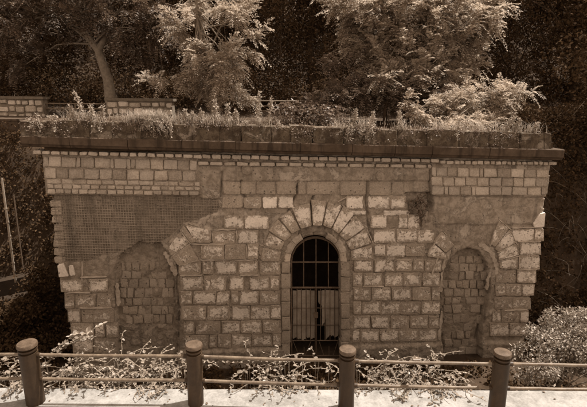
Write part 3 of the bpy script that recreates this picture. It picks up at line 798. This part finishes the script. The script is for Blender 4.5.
# big bright tree right of the middle
yB = 19.0
tree('feathery_tree', 'large sunlit tree with dense drooping sprays filling the view right of the middle', (W(415,128,yB).x, yB, 1.7),
     [(W(415,128,yB).x, yB, 1.5), WP(414,100,yB), WP(418,60,yB), WP(424,20,yB), WP(428,-20,yB)], .24,
     [lobe(405,15,18.4,2.1,.9,1.1), lobe(450,22,18.2,1.4,.8,1.1), lobe(365,8,18.4,1.0,.8,.6), lobe(482,12,18.2,.8,.6,.3), lobe(470,32,18.3,.7,.6,.3), lobe(415,60,18.0,1.7,.8,.8), lobe(458,62,18.6,.8,.8,.6), lobe(342,2,18.2,.5,.5,.3), lobe(372,42,18.2,.8,.5,.6), lobe(395,85,17.6,1.3,.6,.45), lobe(440,86,17.4,.9,.5,.4)], 215, 17, M_LB, M_BARK, leaf=.18, width=.027, length=.58, crad=.46, droop=.34, K=9)
tree('feathery_tree', 'shaded lower tree with layered branches under the large sunlit tree', (W(385,125,17.5).x, 17.5, 1.6),
     [(W(385,125,17.5).x, 17.5, 1.5), WP(385,110,17.5), WP(390,95,17.5), WP(395,80,17.5)], .08,
     [lobe(385,92,17.5,1.5,.9,.55), lobe(345,100,17.4,.8,.7,.4), lobe(430,95,17.5,1.0,.8,.5), lobe(320,110,17,.7,.6,.3), lobe(333,66,17.8,.35,.3,.3)], 80, 32, M_LM, M_BARKD, leaf=.14, width=.022, length=.5, crad=.4, limb_r=.03)
# low bright tree at the right end of the roof
yC = 15.2
tree('drooping_tree', 'low pale tree with sideways drooping branches above the right end of the roof', (W(478,135,yC).x, yC, 1.45),
     [(W(478,135,yC).x, yC, 1.35), WP(480,120,yC), WP(486,105,yC), WP(495,95,yC)], .06,
     [lobe(480,98,15,1.0,.6,.38), lobe(513,92,14.9,.5,.35,.14), lobe(516,104,14.9,.35,.3,.12), lobe(455,108,15,.7,.5,.3), lobe(492,115,14.8,.55,.4,.2), lobe(468,122,14.2,.75,.45,.16), lobe(445,126,14,.5,.4,.14)], 70, 14, M_LB, M_BARK, leaf=.14, width=.019, length=.45, crad=.28, K=8, limb_r=.022, droop=.25)
tree('sapling', 'small upright sapling with pale tip on the roof, left of the low pale tree', (W(414,133,14.2).x, 14.2, 1.5),
     [(W(414,133,14.2).x, 14.2, 1.45), WP(415,118,14.2), WP(411,100,14.2)], .025,
     [lobe(411,98,14.2,.14,.14,.16), lobe(418,112,14.2,.28,.25,.25), lobe(426,124,14.1,.28,.25,.15)], 20, 9, M_LB, M_BARK, leaf=.14, width=.028, length=.26, crad=.12, limb_r=.012, cat='sapling')
tree('dark_bush', 'dark rounded bush behind the roof in front of the far rails', (W(300,125,15.9).x, 15.9, 1.6),
     [(W(300,125,15.9).x, 15.9, 1.5), WP(300,118,15.9), WP(302,110,15.9)], .05,
     [lobe(290,113,15.9,.7,.5,.3), lobe(325,118,15.9,.8,.5,.25)], 40, 40, M_LM, M_BARKD, style='loose', leaf=.11, width=.03, crad=.3, limb_r=.02, cat='bush')
# dark wood behind
BG = [(-13,24.5,'dark evergreen at the far left edge behind the low stone wall'), (-8.2,26,'dark leafy tree behind the forked trunk'), (-3.6,25.5,'dark tree behind the feathery sunlit tree'), (0.8,24.5,'dark tree in the gap between the two sunlit trees'),
      (4.8,27,'dark tree just behind the large sunlit tree'), (9.3,24,'dark tree right of the large sunlit tree'), (13.2,22.5,'dark dense tree at the right edge of the view'), (-17.5,28,'far dark tree beyond the left edge trees'), (18,27,'far dark tree beyond the right edge trees')]
for k, (x, y, lab) in enumerate(BG):
    z0 = ground_z(x, y); h = random.uniform(9, 11)
    tree('dark_tree', lab, (x, y, z0), [(x, y, z0 - .2), (x+.1, y, z0 + 1.5), (x-.1, y+.1, z0 + 3.2), (x+.15, y, z0 + 5.5), (x, y, z0 + 8)], .22,
         [((x, y, z0+2.2), (2.5, 1.6, 1.5)), ((x-1, y, z0+4.6), (2.6, 1.9, 1.7)), ((x+1.1, y+.3, z0+4.9), (2.5, 1.9, 1.7)), ((x, y, z0+7.6), (2.9, 2.2, 2.0)), ((x+.4, y+.5, z0+h), (2.2, 1.8, 1.6))],
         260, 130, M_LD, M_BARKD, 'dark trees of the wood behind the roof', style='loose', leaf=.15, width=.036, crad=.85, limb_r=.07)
bw_ = MB()
for k in range(15):
    x = random.uniform(-15, 15); y = random.uniform(22.2, 23.4); z = ground_z(x, y); P = [Vector((x, y, z))]; d = Vector((random.uniform(-.25, .25), 0, 1))
    for q in range(7):
        d = d.normalized() + Vector((random.uniform(-.28, .28), random.uniform(-.1, .1), random.uniform(-.05, .2))); P.append(P[-1] + d.normalized() * random.uniform(.5, .9))
    r_ = random.uniform(.025, .07); bw_.tube(P, [r_ * (1 - .1 * i) for i in range(len(P))], 5)
tag(bw_.build('thicket_stems', M_BARKD, smooth=True), 'thin dark stems of the thicket behind the park rails', 'thicket', kind='stuff')
# far wood: one mass up the slope
cs = np.array([(x, y, ground_z(x, y) + z) for x, y, z in zip(rng.uniform(-34, 34, 520), rng.uniform(29, 40, 520), rng.uniform(.3, 9, 520))])
tag(polys('far_wood', loose(cs, rng.uniform(.9, 1.7, 520), 110000, .26, .075), M_LD), 'dark far wood closing the view up the slope behind the trees', 'wood', kind='stuff')
pts = [(random.uniform(-22, 22), random.uniform(21.6, 24.5)) for _ in range(420)]
pts = [(x, y, ground_z(x, y) + random.uniform(.1, 1.5)) for x, y in pts]
tag(polys('undergrowth', loose(np.array(pts), rng.uniform(.5, .9, len(pts)), 60000, .15, .035), M_LD), 'dark undergrowth at the foot of the wood', 'undergrowth', kind='stuff')
# tree added at the right to cast shade on the bank
x, y = 10.8, 15.6; z0 = ground_z(x, y)
tree('broadleaf_tree', 'dark overhanging tree added to shade the bank right of the building', (x, y, z0), [(x, y, z0-.3), (x-.1, y, z0+1.6), (x+.1, y+.1, z0+3.2), (x, y, z0+5)], .2,
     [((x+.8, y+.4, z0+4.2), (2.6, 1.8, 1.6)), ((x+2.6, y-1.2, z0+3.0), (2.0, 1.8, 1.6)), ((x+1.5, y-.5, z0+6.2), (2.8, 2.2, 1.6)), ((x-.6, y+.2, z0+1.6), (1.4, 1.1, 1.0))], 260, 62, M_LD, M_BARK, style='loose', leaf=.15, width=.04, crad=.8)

# ------------------------------------------------------------------ ivy and ground cover
def cover(name, label, cat, pts, n, rad, leaf, width, mat):
    cs = np.array(pts); return tag(polys(name, loose(cs, rng.uniform(.5, 1.3, len(cs)) * rad, n, leaf, width), mat), label, cat, kind='stuff')
pts = []
while len(pts) < 900:
    x, y = random.uniform(-15, -6.0), random.uniform(10.8, 18)
    if (x > -6.5 and y < 16.6) or y > 15.7: continue
    pts.append((x, y, ground_z(x, y) + random.uniform(0, .35)))
for _ in range(22):
    p = W(random.uniform(26, 42), random.uniform(272, 312), 12.9); pts.append((p.x, p.y, p.z))
for _ in range(26):
    p = W(random.uniform(-10, 40), random.uniform(308, 325), 12.2); pts.append((p.x, p.y, p.z))
cover('bank_ivy', 'dark ivy covering the steep bank left of the building', 'ivy', pts, 70000, .42, .10, .034, M_IVY)
pts = []
while len(pts) < 900:
    x, y = random.uniform(6.9, 14), random.uniform(11.5, 18)
    if x < 7.0 + .02 * (y - 11.5) and y < 17.0: continue
    pts.append((x, y, ground_z(x, y) + random.uniform(0, .45)))
cover('bank_ivy', 'dark ivy and twigs covering the steep bank right of the building', 'ivy', pts, 70000, .45, .10, .034, M_IVY)
pts = [(random.uniform(-8, 7.5), random.uniform(8.6, 11.3), 0) for _ in range(520)]
pts = [(x, y, ground_z(x, y) + .08) for x, y, _ in pts if y < 11.15 + x * .087]
cover('court_weeds', 'low dark weeds on the sunken ground in front of the facade', 'weeds', pts, 26000, .26, .10, .035, M_IVY)
# tangled dead twigs on the right bank
tw = MB()
for k in range(130):
    x, y = random.uniform(7.4, 12), random.uniform(12.2, 15.5); p = Vector((x, y, ground_z(x, y) + .4)); P = [p]; d = Vector((random.uniform(-1, 1), random.uniform(-.8, .1), random.uniform(-.5, .7)))
    for q in range(5): d += Vector((random.uniform(-.4, .4), random.uniform(-.2, .2), random.uniform(-.6, .15))); P.append(P[-1] + d.normalized() * .2)
    tw.tube(P, [.011, .01, .009, .008, .006, .004], 3)
tag(tw.build('bramble_stems', mat_plain('dry_stems', sep(.07), sep(.15), 8)), 'tangled bare bramble stems hanging over the right bank', 'brambles', kind='stuff')
# sunlit shrub at bottom right
sx_, sy_ = 5.75, 8.9
tree('leafy_shrub', 'bushy pale shrub below the pavement right of the building', (sx_, sy_, ground_z(sx_, sy_)), [(sx_, sy_, -4.7), (sx_, sy_, -4.0), (sx_+.1, sy_, -3.4)], .06,
     [lobe(560,345,9.2,.85,.7,.55), lobe(578,325,9.4,.7,.7,.5), lobe(545,365,8.9,.6,.5,.35), lobe(585,355,9,.6,.6,.6)], 95, 130, M_SHRUB, M_BARK, style='loose', leaf=.07, width=.017, crad=.24, limb_r=.02, cat='shrub')
pts = [(random.uniform(3.2, 6.4), random.uniform(6.6, 8.4), -3.6 + random.uniform(-.5, .3)) for _ in range(160)]
cover('brush', 'pale scrubby brush seen between the railing bars at bottom right', 'brush', pts, 13000, .34, .09, .018, M_SHRUB)

# ------------------------------------------------------------------ roof weeds and grass
def roof_pt(px, dy=0.0):
    t = (px - 20) / 535; u, v = F(px, 119.5 + 13.6 * t, .36); return ORG + EX * u + EN * (.36 - dy) + Vector((0, 0, v))
def blades(n, pxs, dmax, hmin, hmax, wd, lean=.35):
    Q = []
    for _ in range(n):
        px = pxs(); p = roof_pt(px, random.uniform(.02, dmax)); p.z -= .05
        h = random.uniform(hmin, hmax); a = random.uniform(0, 6.28); l_ = Vector((math.cos(a), math.sin(a), 0)) * h * random.uniform(.05, lean)
        s_ = Vector((math.cos(a + 1.57), math.sin(a + 1.57), 0)) * wd
        m = p + l_ * .4 + Vector((0, 0, h * .6)); t = p + l_ * 1.5 + Vector((0, 0, h))
        Q.append([p - s_, p + s_, m + s_ * .7, m - s_ * .7]); Q.append([m - s_ * .7, m + s_ * .7, t + s_ * .1, t - s_ * .1])
    return [[tuple(v) for v in q] for q in Q]
def dens():
    while True:
        px = random.uniform(24, 550)
        d = .10 + .9 * math.exp(-((px-150)/40)**2) + .8 * math.exp(-((px-215)/28)**2) + .6 * math.exp(-((px-75)/30)**2) + .5 * math.exp(-((px-460)/50)**2)
        if random.random() < d: return px
def tufts():
    return random.gauss(random.choice(TU), random.uniform(2, 7))
TU = [66, 78, 84, 94, 128, 140, 150, 158, 188, 196, 204, 214, 222, 232, 262, 340, 358, 366, 404, 440, 462, 480, 500, 520, 535]
Q = blades(350, dens, .35, .04, .14, .006) + blades(1500, tufts, .3, .08, .34, .007, .7) + blades(700, dens, 3.5, .04, .14, .007) + blades(700, lambda: random.gauss(150, 12), .12, .1, .4, .007, .9)
tag(polys('roof_grass', Q, M_GRASS), 'dry pale grass fringing the parapet and roof', 'grass', kind='stuff')
pts = []
for _ in range(420):
    px = dens() if random.random() < .5 else random.uniform(22, 551); p = roof_pt(px, random.uniform(-.05, .25)); pts.append((p.x, p.y, p.z + random.uniform(-.26, .05) * (random.random() ** 1.5)))
for _ in range(160):
    px = random.choice((34, 60, 112, 140, 165, 300, 345, 372, 400, 435, 470, 505)) + random.gauss(0, 7); p = roof_pt(px, -.04); pts.append((p.x, p.y, p.z - random.uniform(0, .33)))
cover('parapet_creeper', 'low shaggy creeper and moss matting the parapet edge', 'creeper', pts, 9000, .07, .05, .013, M_LM)
# plants rooted in the parapet joints, hanging over its face
def hanging(px, label, n, rad, hang=.3, up=.12):
    p = roof_pt(px); root = empty('hanging_weed', p - EN * -.08, label, 'weed', 'weeds hanging over the parapet')
    b = root.location; st = MB(); Q = []
    for _ in range(n):
        d = Vector((random.uniform(-rad, rad), 0, random.uniform(-hang, up))) + EN * random.uniform(.02, .14)
        e = d; m = d * .5 + Vector((0, 0, .08)) + EN * .04
        st.tube([EN * -.06 + Vector((0, 0, -.03)), m, e], [.006, .005, .002], 3)
        k = 7; c = np.array([tuple(m.lerp(e, i / k)) for i in range(k + 1)])
        Q.append(loose(c, np.full(k + 1, .03), 12, .055, .012))
    st.build('stem', M_GRASS, root); polys('leaves', np.concatenate(Q), M_GRASS, root)
for px, lab, n, rad in ((38,'wiry weed hanging over the left end of the parapet',9,.2),(56,'short weed with curled stems on the parapet, second from the left end',7,.12),(100,'curved weed stem hanging over the parapet below the stone garden wall',6,.16),
                        (155,'large pale tuft of grass spilling over the parapet',42,.36),(172,'thin weed drooping right of the large pale tuft',8,.14),(246,'weed sprig on the parapet face below the feathery tree',5,.1),(280,'single hanging stem on the mossy parapet middle',4,.08),
                        (345,'pale weed hanging over the parapet left of the sapling',12,.2),(366,'bushy pale weed on the parapet edge near the sapling',20,.22),(455,'single pale root hanging down the right parapet',4,.05)):
    hanging(px, lab, n, rad)
# dark dry plant rooted in the broken part of the facade
u_, v_ = F(417, 204, 0); pw = ORG + EX * u_ + Vector((0, 0, v_))
root = empty('wall_plant', pw, 'dark withered plant growing from the broken gap in the upper facade', 'weed'); st = MB(); Q = []
for _ in range(17):
    e = EX * random.gauss(0, .2) + EN * random.uniform(.03, .16) + Vector((0, 0, random.gauss(-.12, .32))); m = e * .5 + EN * .05 + Vector((0, 0, .08))
    st.tube([EN * -.1, m, e], [.008, .006, .003], 3); c = np.array([tuple(m.lerp(e, i / 6)) for i in range(-2, 7)])
    Q.append(loose(c, np.full(len(c), .05), 13, .08, .02))
st.build('stem', M_BARKD, root); polys('leaves', np.concatenate(Q), M_LM, root)
# upright flower spikes
def spike(px, h, label, dy=.15, lean=0.0):
    p = roof_pt(px, dy); p.z -= .05; root = empty('flower_spike', p, label, 'weed', 'upright weeds along the roof edge')
    st = MB(); top = Vector((lean * h, 0, h)); st.tube([(0, 0, 0), top * .5 + Vector((.01, 0, 0)), top], [.012, .009, .004], 4); st.build('stem', M_GRASS, root)
    k = 16; c = np.array([tuple(top * (.12 + .88 * i / k)) for i in range(k + 1)])
    polys('leaves', loose(c, np.linspace(.065, .02, k + 1), 130, .075, .016), M_GRASS, root)
for px, h, ln, lab in ((84,.72,-.3,'tall leaning flower spike left of the garden wall block'),(92,.42,-.15,'short flower spike beside the tall leaning one'),(72,.36,-.2,'small leaning spike near the far rails at left'),(100,.4,.1,'thin spike in front of the forked tree trunk'),
                       (185,.36,0,'first upright spike right of the pale tuft'),(192,.3,.05,'second upright spike right of the pale tuft'),(201,.38,0,'third upright spike right of the pale tuft'),(216,.62,-.05,'tall spike under the feathery tree'),(226,.5,.1,'spike just right of the tall one under the feathery tree'),(236,.4,0,'short spike between the feathery tree and the tall pair'),
                       (259,.86,0,'tallest flower spike, left one of the tall pair'),(268,.7,.12,'right one of the tall pair of flower spikes'),(356,.48,0,'bare upright stalk left of the sapling'),(373,.46,.05,'stalk with small heads beside the sapling'),(402,.5,-.1,'thin stalk just left of the sapling'),
                       (508,.42,.45,'leaning seed stalk under the low pale tree'),(517,.36,.3,'second leaning seed stalk under the low pale tree'),(536,.3,.35,'last leaning stalk near the right end of the parapet')):
    spike(px, h, lab, lean=ln)

# ------------------------------------------------------------------ garden walls and rails behind the roof
def garden_wall(px0, px1, pyt, pyb, y, label, slope_r=False):
    a, b = W(px0, pyt, y), W(px1, pyt, y); zt = a.z; zb = 1.6; x0, x1 = a.x, b.x
    root = empty('garden_wall', ((x0+x1)/2, y, zb), label, 'wall', 'low stone walls behind the roof'); c = root.location
    m_ = MB(); m_.box((x0-c.x+.02, .04, -.3), (x1-c.x-.02, .42, zt-zb-.10)); m_.build('core', M_CORE, root)
    m_ = MB(); m_.box((x0-c.x-.05, -.06, zt-zb-.10), (x1-c.x+.05, .5, zt-zb)); o = m_.build('coping', M_COPE, root)
    z = zb - .1
    while z < zt - .12:
        h = random.uniform(.2, .34); h = min(h, zt - .105 - z); x = x0
        while x < x1 - .05:
            wd = min(random.uniform(.2, .5), x1 - x); V = []; n_ = 8; hs = h; h = hs * random.uniform(.72, 1.06); cx, cz = x + wd/2 - c.x, z + hs/2 - c.z + random.uniform(-.03, .03)
            for of, sc in ((.1, 1), (-.0, .96), (-.04, .72)):
                for k in range(n_):
                    g = 2*math.pi*(k+.5)/n_; ex = abs(math.cos(g))**.45 * math.copysign(1, math.cos(g)); ez = abs(math.sin(g))**.45 * math.copysign(1, math.sin(g))
                    V.append((cx + ex*(wd/2-.012)*sc + random.uniform(-.012,.012), of + random.uniform(-.01,.01), cz + ez*(h/2-.012)*sc + random.uniform(-.01,.01)))
            Fc = [(r_*n_+k, r_*n_+(k+1) % n_, (r_+1)*n_+(k+1) % n_, (r_+1)*n_+k) for r_ in range(2) for k in range(n_)] + [tuple(2*n_+k for k in range(n_))]
            s_ = mob('stone', V, Fc, M_GWALL, root, centre=True); s_.color = (random.random(), random.uniform(.4,.65), 0, 1)
            x += wd; h = hs
        z += h
garden_wall(-12, 42, 96, 116, 18.6, 'low rubble stone wall with coping behind the left end of the roof')
garden_wall(106, 172, 98, 116, 18.6, 'low rubble stone wall with coping at the foot of the forked tree')
def rails(px0, px1, pys, y, posts, label):
    a = W(px0, pys[0], y); root = empty('park_railing', (a.x, y, 1.6), label, 'railing', 'dark rails behind the roof'); c = root.location
    for py in pys:
        m_ = MB(); m_.tube([W(px0, py, y) - c, W((px0+px1)/2, py + .004*(px1-px0), y) - c, W(px1, py + .008*(px1-px0), y) - c], .028, 6); m_.build('rail', M_RAIL, root)
    for px in posts:
        t = W(px, pys[0] - .5, y) - c; m_ = MB(); m_.tube([(t.x, 0, -.1), t], .03, 6); m_.build('post', M_RAIL, root)
rails(43, 106, (103.5, 108.5), 18.8, (44.5, 75, 105), 'two dark pipe rails between the two low stone walls')
rails(256, 345, (100.8, 105.8, 111), 18.8, (258, 300, 344), 'dark pipe rails behind the roof between the two sunlit trees')
# low wall continuing left of the parapet
p0, p1 = W(-160, 118, 15.7), W(19, 119.0, 15.7)
m_ = MB(); m_.box((p0.x, 15.7, p1.z - 1.3), (p1.x, 16.1, p1.z - .06)); m_.box((p0.x, 15.65, p1.z - .06), (p1.x + .02, 16.15, p1.z))
tag(m_.build('side_wall', M_CORN), 'dark stained low wall running on left from the parapet', 'wall')
m_ = MB(); q = [W(-20, 286, 13.0), W(31, 275.5, 13.6)]
V = []
for p in q: V += [p, p + Vector((0, .5, 0)), p + Vector((0, .5, -.9)), p + Vector((0, 0, -.9))]
m_.add(V, [(0,1,5,4),(1,2,6,5),(2,3,7,6),(3,0,4,7),(3,2,1,0),(4,5,6,7)])
q = [W(-20, 306, 12.5), W(25, 296.5, 13.1)]; V = []
for p in q: V += [p, p + Vector((0, .5, 0)), p + Vector((0, .5, -.8)), p + Vector((0, 0, -.8))]
m_.add(V, [(0,1,5,4),(1,2,6,5),(2,3,7,6),(3,0,4,7),(3,2,1,0),(4,5,6,7)])
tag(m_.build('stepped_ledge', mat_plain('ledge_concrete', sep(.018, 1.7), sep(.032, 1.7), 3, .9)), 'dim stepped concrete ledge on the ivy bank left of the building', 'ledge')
a, b = W(4, 188, 12.9), W(14.5, 273, 12.9)
m_ = MB(); m_.tube([(b.x, 12.9, b.z - .3), (b.x, 12.9, W(4, 178, 12.9).z)], .03, 7)
for k in range(5): m_.tube([(b.x, 12.9, b.z + .3 + .42*k), (b.x, 12.9, b.z + .34 + .42*k)], .042, 7)
tag(m_.build('thin_pole', mat_plain('pale_pole', sep(.2), sep(.32), 12, .7), smooth=False), 'thin pale upright pole on the ivy bank left of the building', 'pole')

b = W(21, 252, 12.95); m_ = MB(); m_.tube([(b.x, 12.95, b.z - .5), (b.x, 12.95, W(17, 195, 12.95).z)], .022, 6)
tag(m_.build('thin_pole', M_IRON), 'dim dark pole close right of the pale pole on the left bank', 'pole')
# ------------------------------------------------------------------ street railing
fence = empty('street_railing', (0, 3.58, 0), 'brown steel railing with round capped posts along the street edge', 'railing')
PO = [G(36, 402), G(196, 403.5), G(346, 408.5), G(496, 411.5)]
PO = [PO[0] + Vector((-1.42, 0, 0))] + PO + [PO[3] + Vector((1.36, 0, 0))]
cF = Vector((0, 3.58, 0))
for p in PO:
    p = p - cF; p.z = 0
    m_ = MB(); m_.lathe([(.070, -.01), (.069, .505), (.054, .508), (.054, .523), (.070, .526), (.070, .539), (.054, .542), (.054, .557), (.071, .560)], 28)
    o = m_.build('post', M_POST, fence, smooth=False); o.location = p; o.rotation_euler = (random.uniform(-.012, .012), random.uniform(-.02, .02), random.uniform(0, 6)); o.scale = (1.12, 1.12, 1) if p.x < -2 and p.x > -3 else (1, 1, 1); o.data.shade_smooth(); o.data.set_sharp_from_angle(angle=R(35))
    m_ = MB(); m_.lathe([(.071, .558), (.0745, .562), (.0745, .584), (.070, .592), (.04, .596), (.004, .597)], 28)
    c_ = m_.build('cap', M_CAP, o); c_.data.shade_smooth(); c_.data.set_sharp_from_angle(angle=R(35))
for z, py in ((.476, 0), (.238, 0)):
    for a, b in zip(PO, PO[1:]):
        a_, b_ = a - cF, b - cF; a_.z = b_.z = z; d = (b_ - a_).normalized()
        m_ = MB(); n_ = 8; P = [a_.lerp(b_, i / n_) + Vector((0, 0, -.006 * math.sin(math.pi * i / n_) + random.uniform(-.002, .002))) for i in range(n_ + 1)]
        m_.tube(P, .0145, 10); o = m_.build('rail', M_RAIL, fence, smooth=True)
        for e, s_ in ((a_, 1), (b_, -1)):
            m_ = MB(); m_.tube([e + d * s_ * .055, e + d * s_ * .09], .021, 10); m_.build('collar', M_POST, o)
j = G(417, 362, .476); m_ = MB(); m_.tube([Vector((j.x - .03, 0, .476)), Vector((j.x + .03, 0, .477))], .0195, 10); m_.build('sleeve', M_RAIL, fence)

# ------------------------------------------------------------------ vines over the pavement edge
def leaf2(p, d, nrm, l_, w_):
    d = d.normalized(); s_ = d.cross(nrm).normalized(); f = nrm * w_ * .35
    return [[p, p + d*l_*.3 + s_*w_ + f, p + d*l_*.72 + s_*w_*.8 + f, p + d*l_], [p, p + d*l_, p + d*l_*.72 - s_*w_*.8 + f, p + d*l_*.3 - s_*w_ + f]]
def vine(px0, px1, label, nst, zup, spread=.25, back=.5, cat='vine', root_px=None, dens_=16):
    a, b = G(px0, 391), G(px1, 391); c = Vector(((a.x+b.x)/2, 3.95, -.15))
    root = empty('creeping_vine', c, label, cat, 'leafy vines creeping over the pavement edge'); st = MB(); Q = []
    for k in range(nst):
        x = random.uniform(a.x, b.x); y0 = random.uniform(3.9, 3.9 + back)
        P = [Vector((x, y0, -.6)), Vector((x + random.uniform(-.05, .05), y0 - .02, random.uniform(-.14, .03)))]
        d = Vector((random.uniform(-1, 1), random.uniform(-1.1, .5), random.uniform(-.1, .7)))
        hmax = zup * (1 - .75 * abs((x - c.x) / max(.1, (b.x - a.x) / 2)) ** 2) * random.uniform(.2, 1)
        for q in range(7):
            d = d.normalized() + Vector((random.uniform(-.5, .5), random.uniform(-.4, .25), random.uniform(-.35, .25)))
            n_ = P[-1] + d.normalized() * spread / 4
            lo = .012 if n_.y < 3.85 else -.25
            n_.z = min(max(n_.z, lo), max(hmax, lo)); n_.y = max(n_.y, 3.60 + random.uniform(0, .12)); P.append(n_)
        st.tube([p - c for p in P], [.004] * (len(P) - 1) + [.002], 3)
        for s_, e_ in zip(P[1:], P[2:]):
            for _ in range(dens_ // 6):
                p = s_.lerp(e_, random.random()); d_ = Vector((random.uniform(-1, 1), random.uniform(-1, .6), random.uniform(-.25, .6)))
                nn = Vector((random.uniform(-.6, .6), random.uniform(-.7, .3), 1)).normalized(); l_ = random.choice((.014, .019, .024, .03, .036, .044)) * random.uniform(.85, 1.15)
                Q += leaf2(p - c, d_, nn, l_, l_ * random.uniform(.26, .36))
    st.build('stem', M_BARK, root); polys('leaves', [[tuple(v) for v in q] for q in Q], M_VINE, root)
vine(-25, 30, 'vine patch at the far left behind the first railing post', 34, .12)
vine(48, 150, 'widest leafy vine patch between the first two railing posts', 95, .26)
vine(140, 186, 'thin right end of vines beside the second railing post', 24, .08)
vine(238, 335, 'leafy vine patch left of the third railing post', 44, .2)
vine(366, 420, 'leafy vine patch just right of the third railing post', 40, .2)
vine(415, 468, 'leafy vine patch left of the fourth railing post', 40, .24)
Q = []
for _ in range(150):
    p = Vector((random.uniform(-3.6, 3.4), random.uniform(3.3, 3.84), .008)); l_ = random.uniform(.012, .035); a = random.uniform(0, 6.28)
    Q += leaf2(p, Vector((math.cos(a), math.sin(a), random.uniform(0, .25))), Vector((random.uniform(-.2, .2), random.uniform(-.2, .2), 1)).normalized(), l_, l_ * .3)
tag(polys('leaf_litter', [[tuple(v) for v in q] for q in Q], mat_leaf('dry_leaf', .06, .16, .1, .8, 1.4)), 'small dry leaves scattered on the pavement', 'leaves', kind='stuff')
# sprig reaching up in front of the facade
root = empty('vine_sprig', (W(60,358,4.6).x, 4.6, -.4), 'pale leafy sprig reaching up before the lower left corner of the facade', 'vine'); c = root.location
st = MB(); Q = []
for E in ([(40,372),(58,352),(75,340),(92,330),(104,323)], [(48,365),(52,352),(60,345),(78,343)], [(60,350),(72,334),(82,334)], [(70,342),(88,338),(95,336)]):
    P = [W(px, py, 4.6 + random.uniform(-.05, .05)) for px, py in E]; st.tube([p - c for p in P], [.006, .005, .005, .003, .003][:len(P)], 4)
    for s_, e_ in zip(P, P[1:]):
        for _ in range(9):
            p = s_.lerp(e_, random.random()); l_ = random.uniform(.04, .065); nn = Vector((random.uniform(-.6, .6), random.uniform(-.8, .2), 1)).normalized()
            Q += leaf2(p - c, Vector((random.uniform(-1, 1), random.uniform(-1, 1), random.uniform(-.4, .5))), nn, l_, l_ * .3)
st.build('stem', M_BARK, root); polys('leaves', [[tuple(v) for v in q] for q in Q], M_VINE, root)
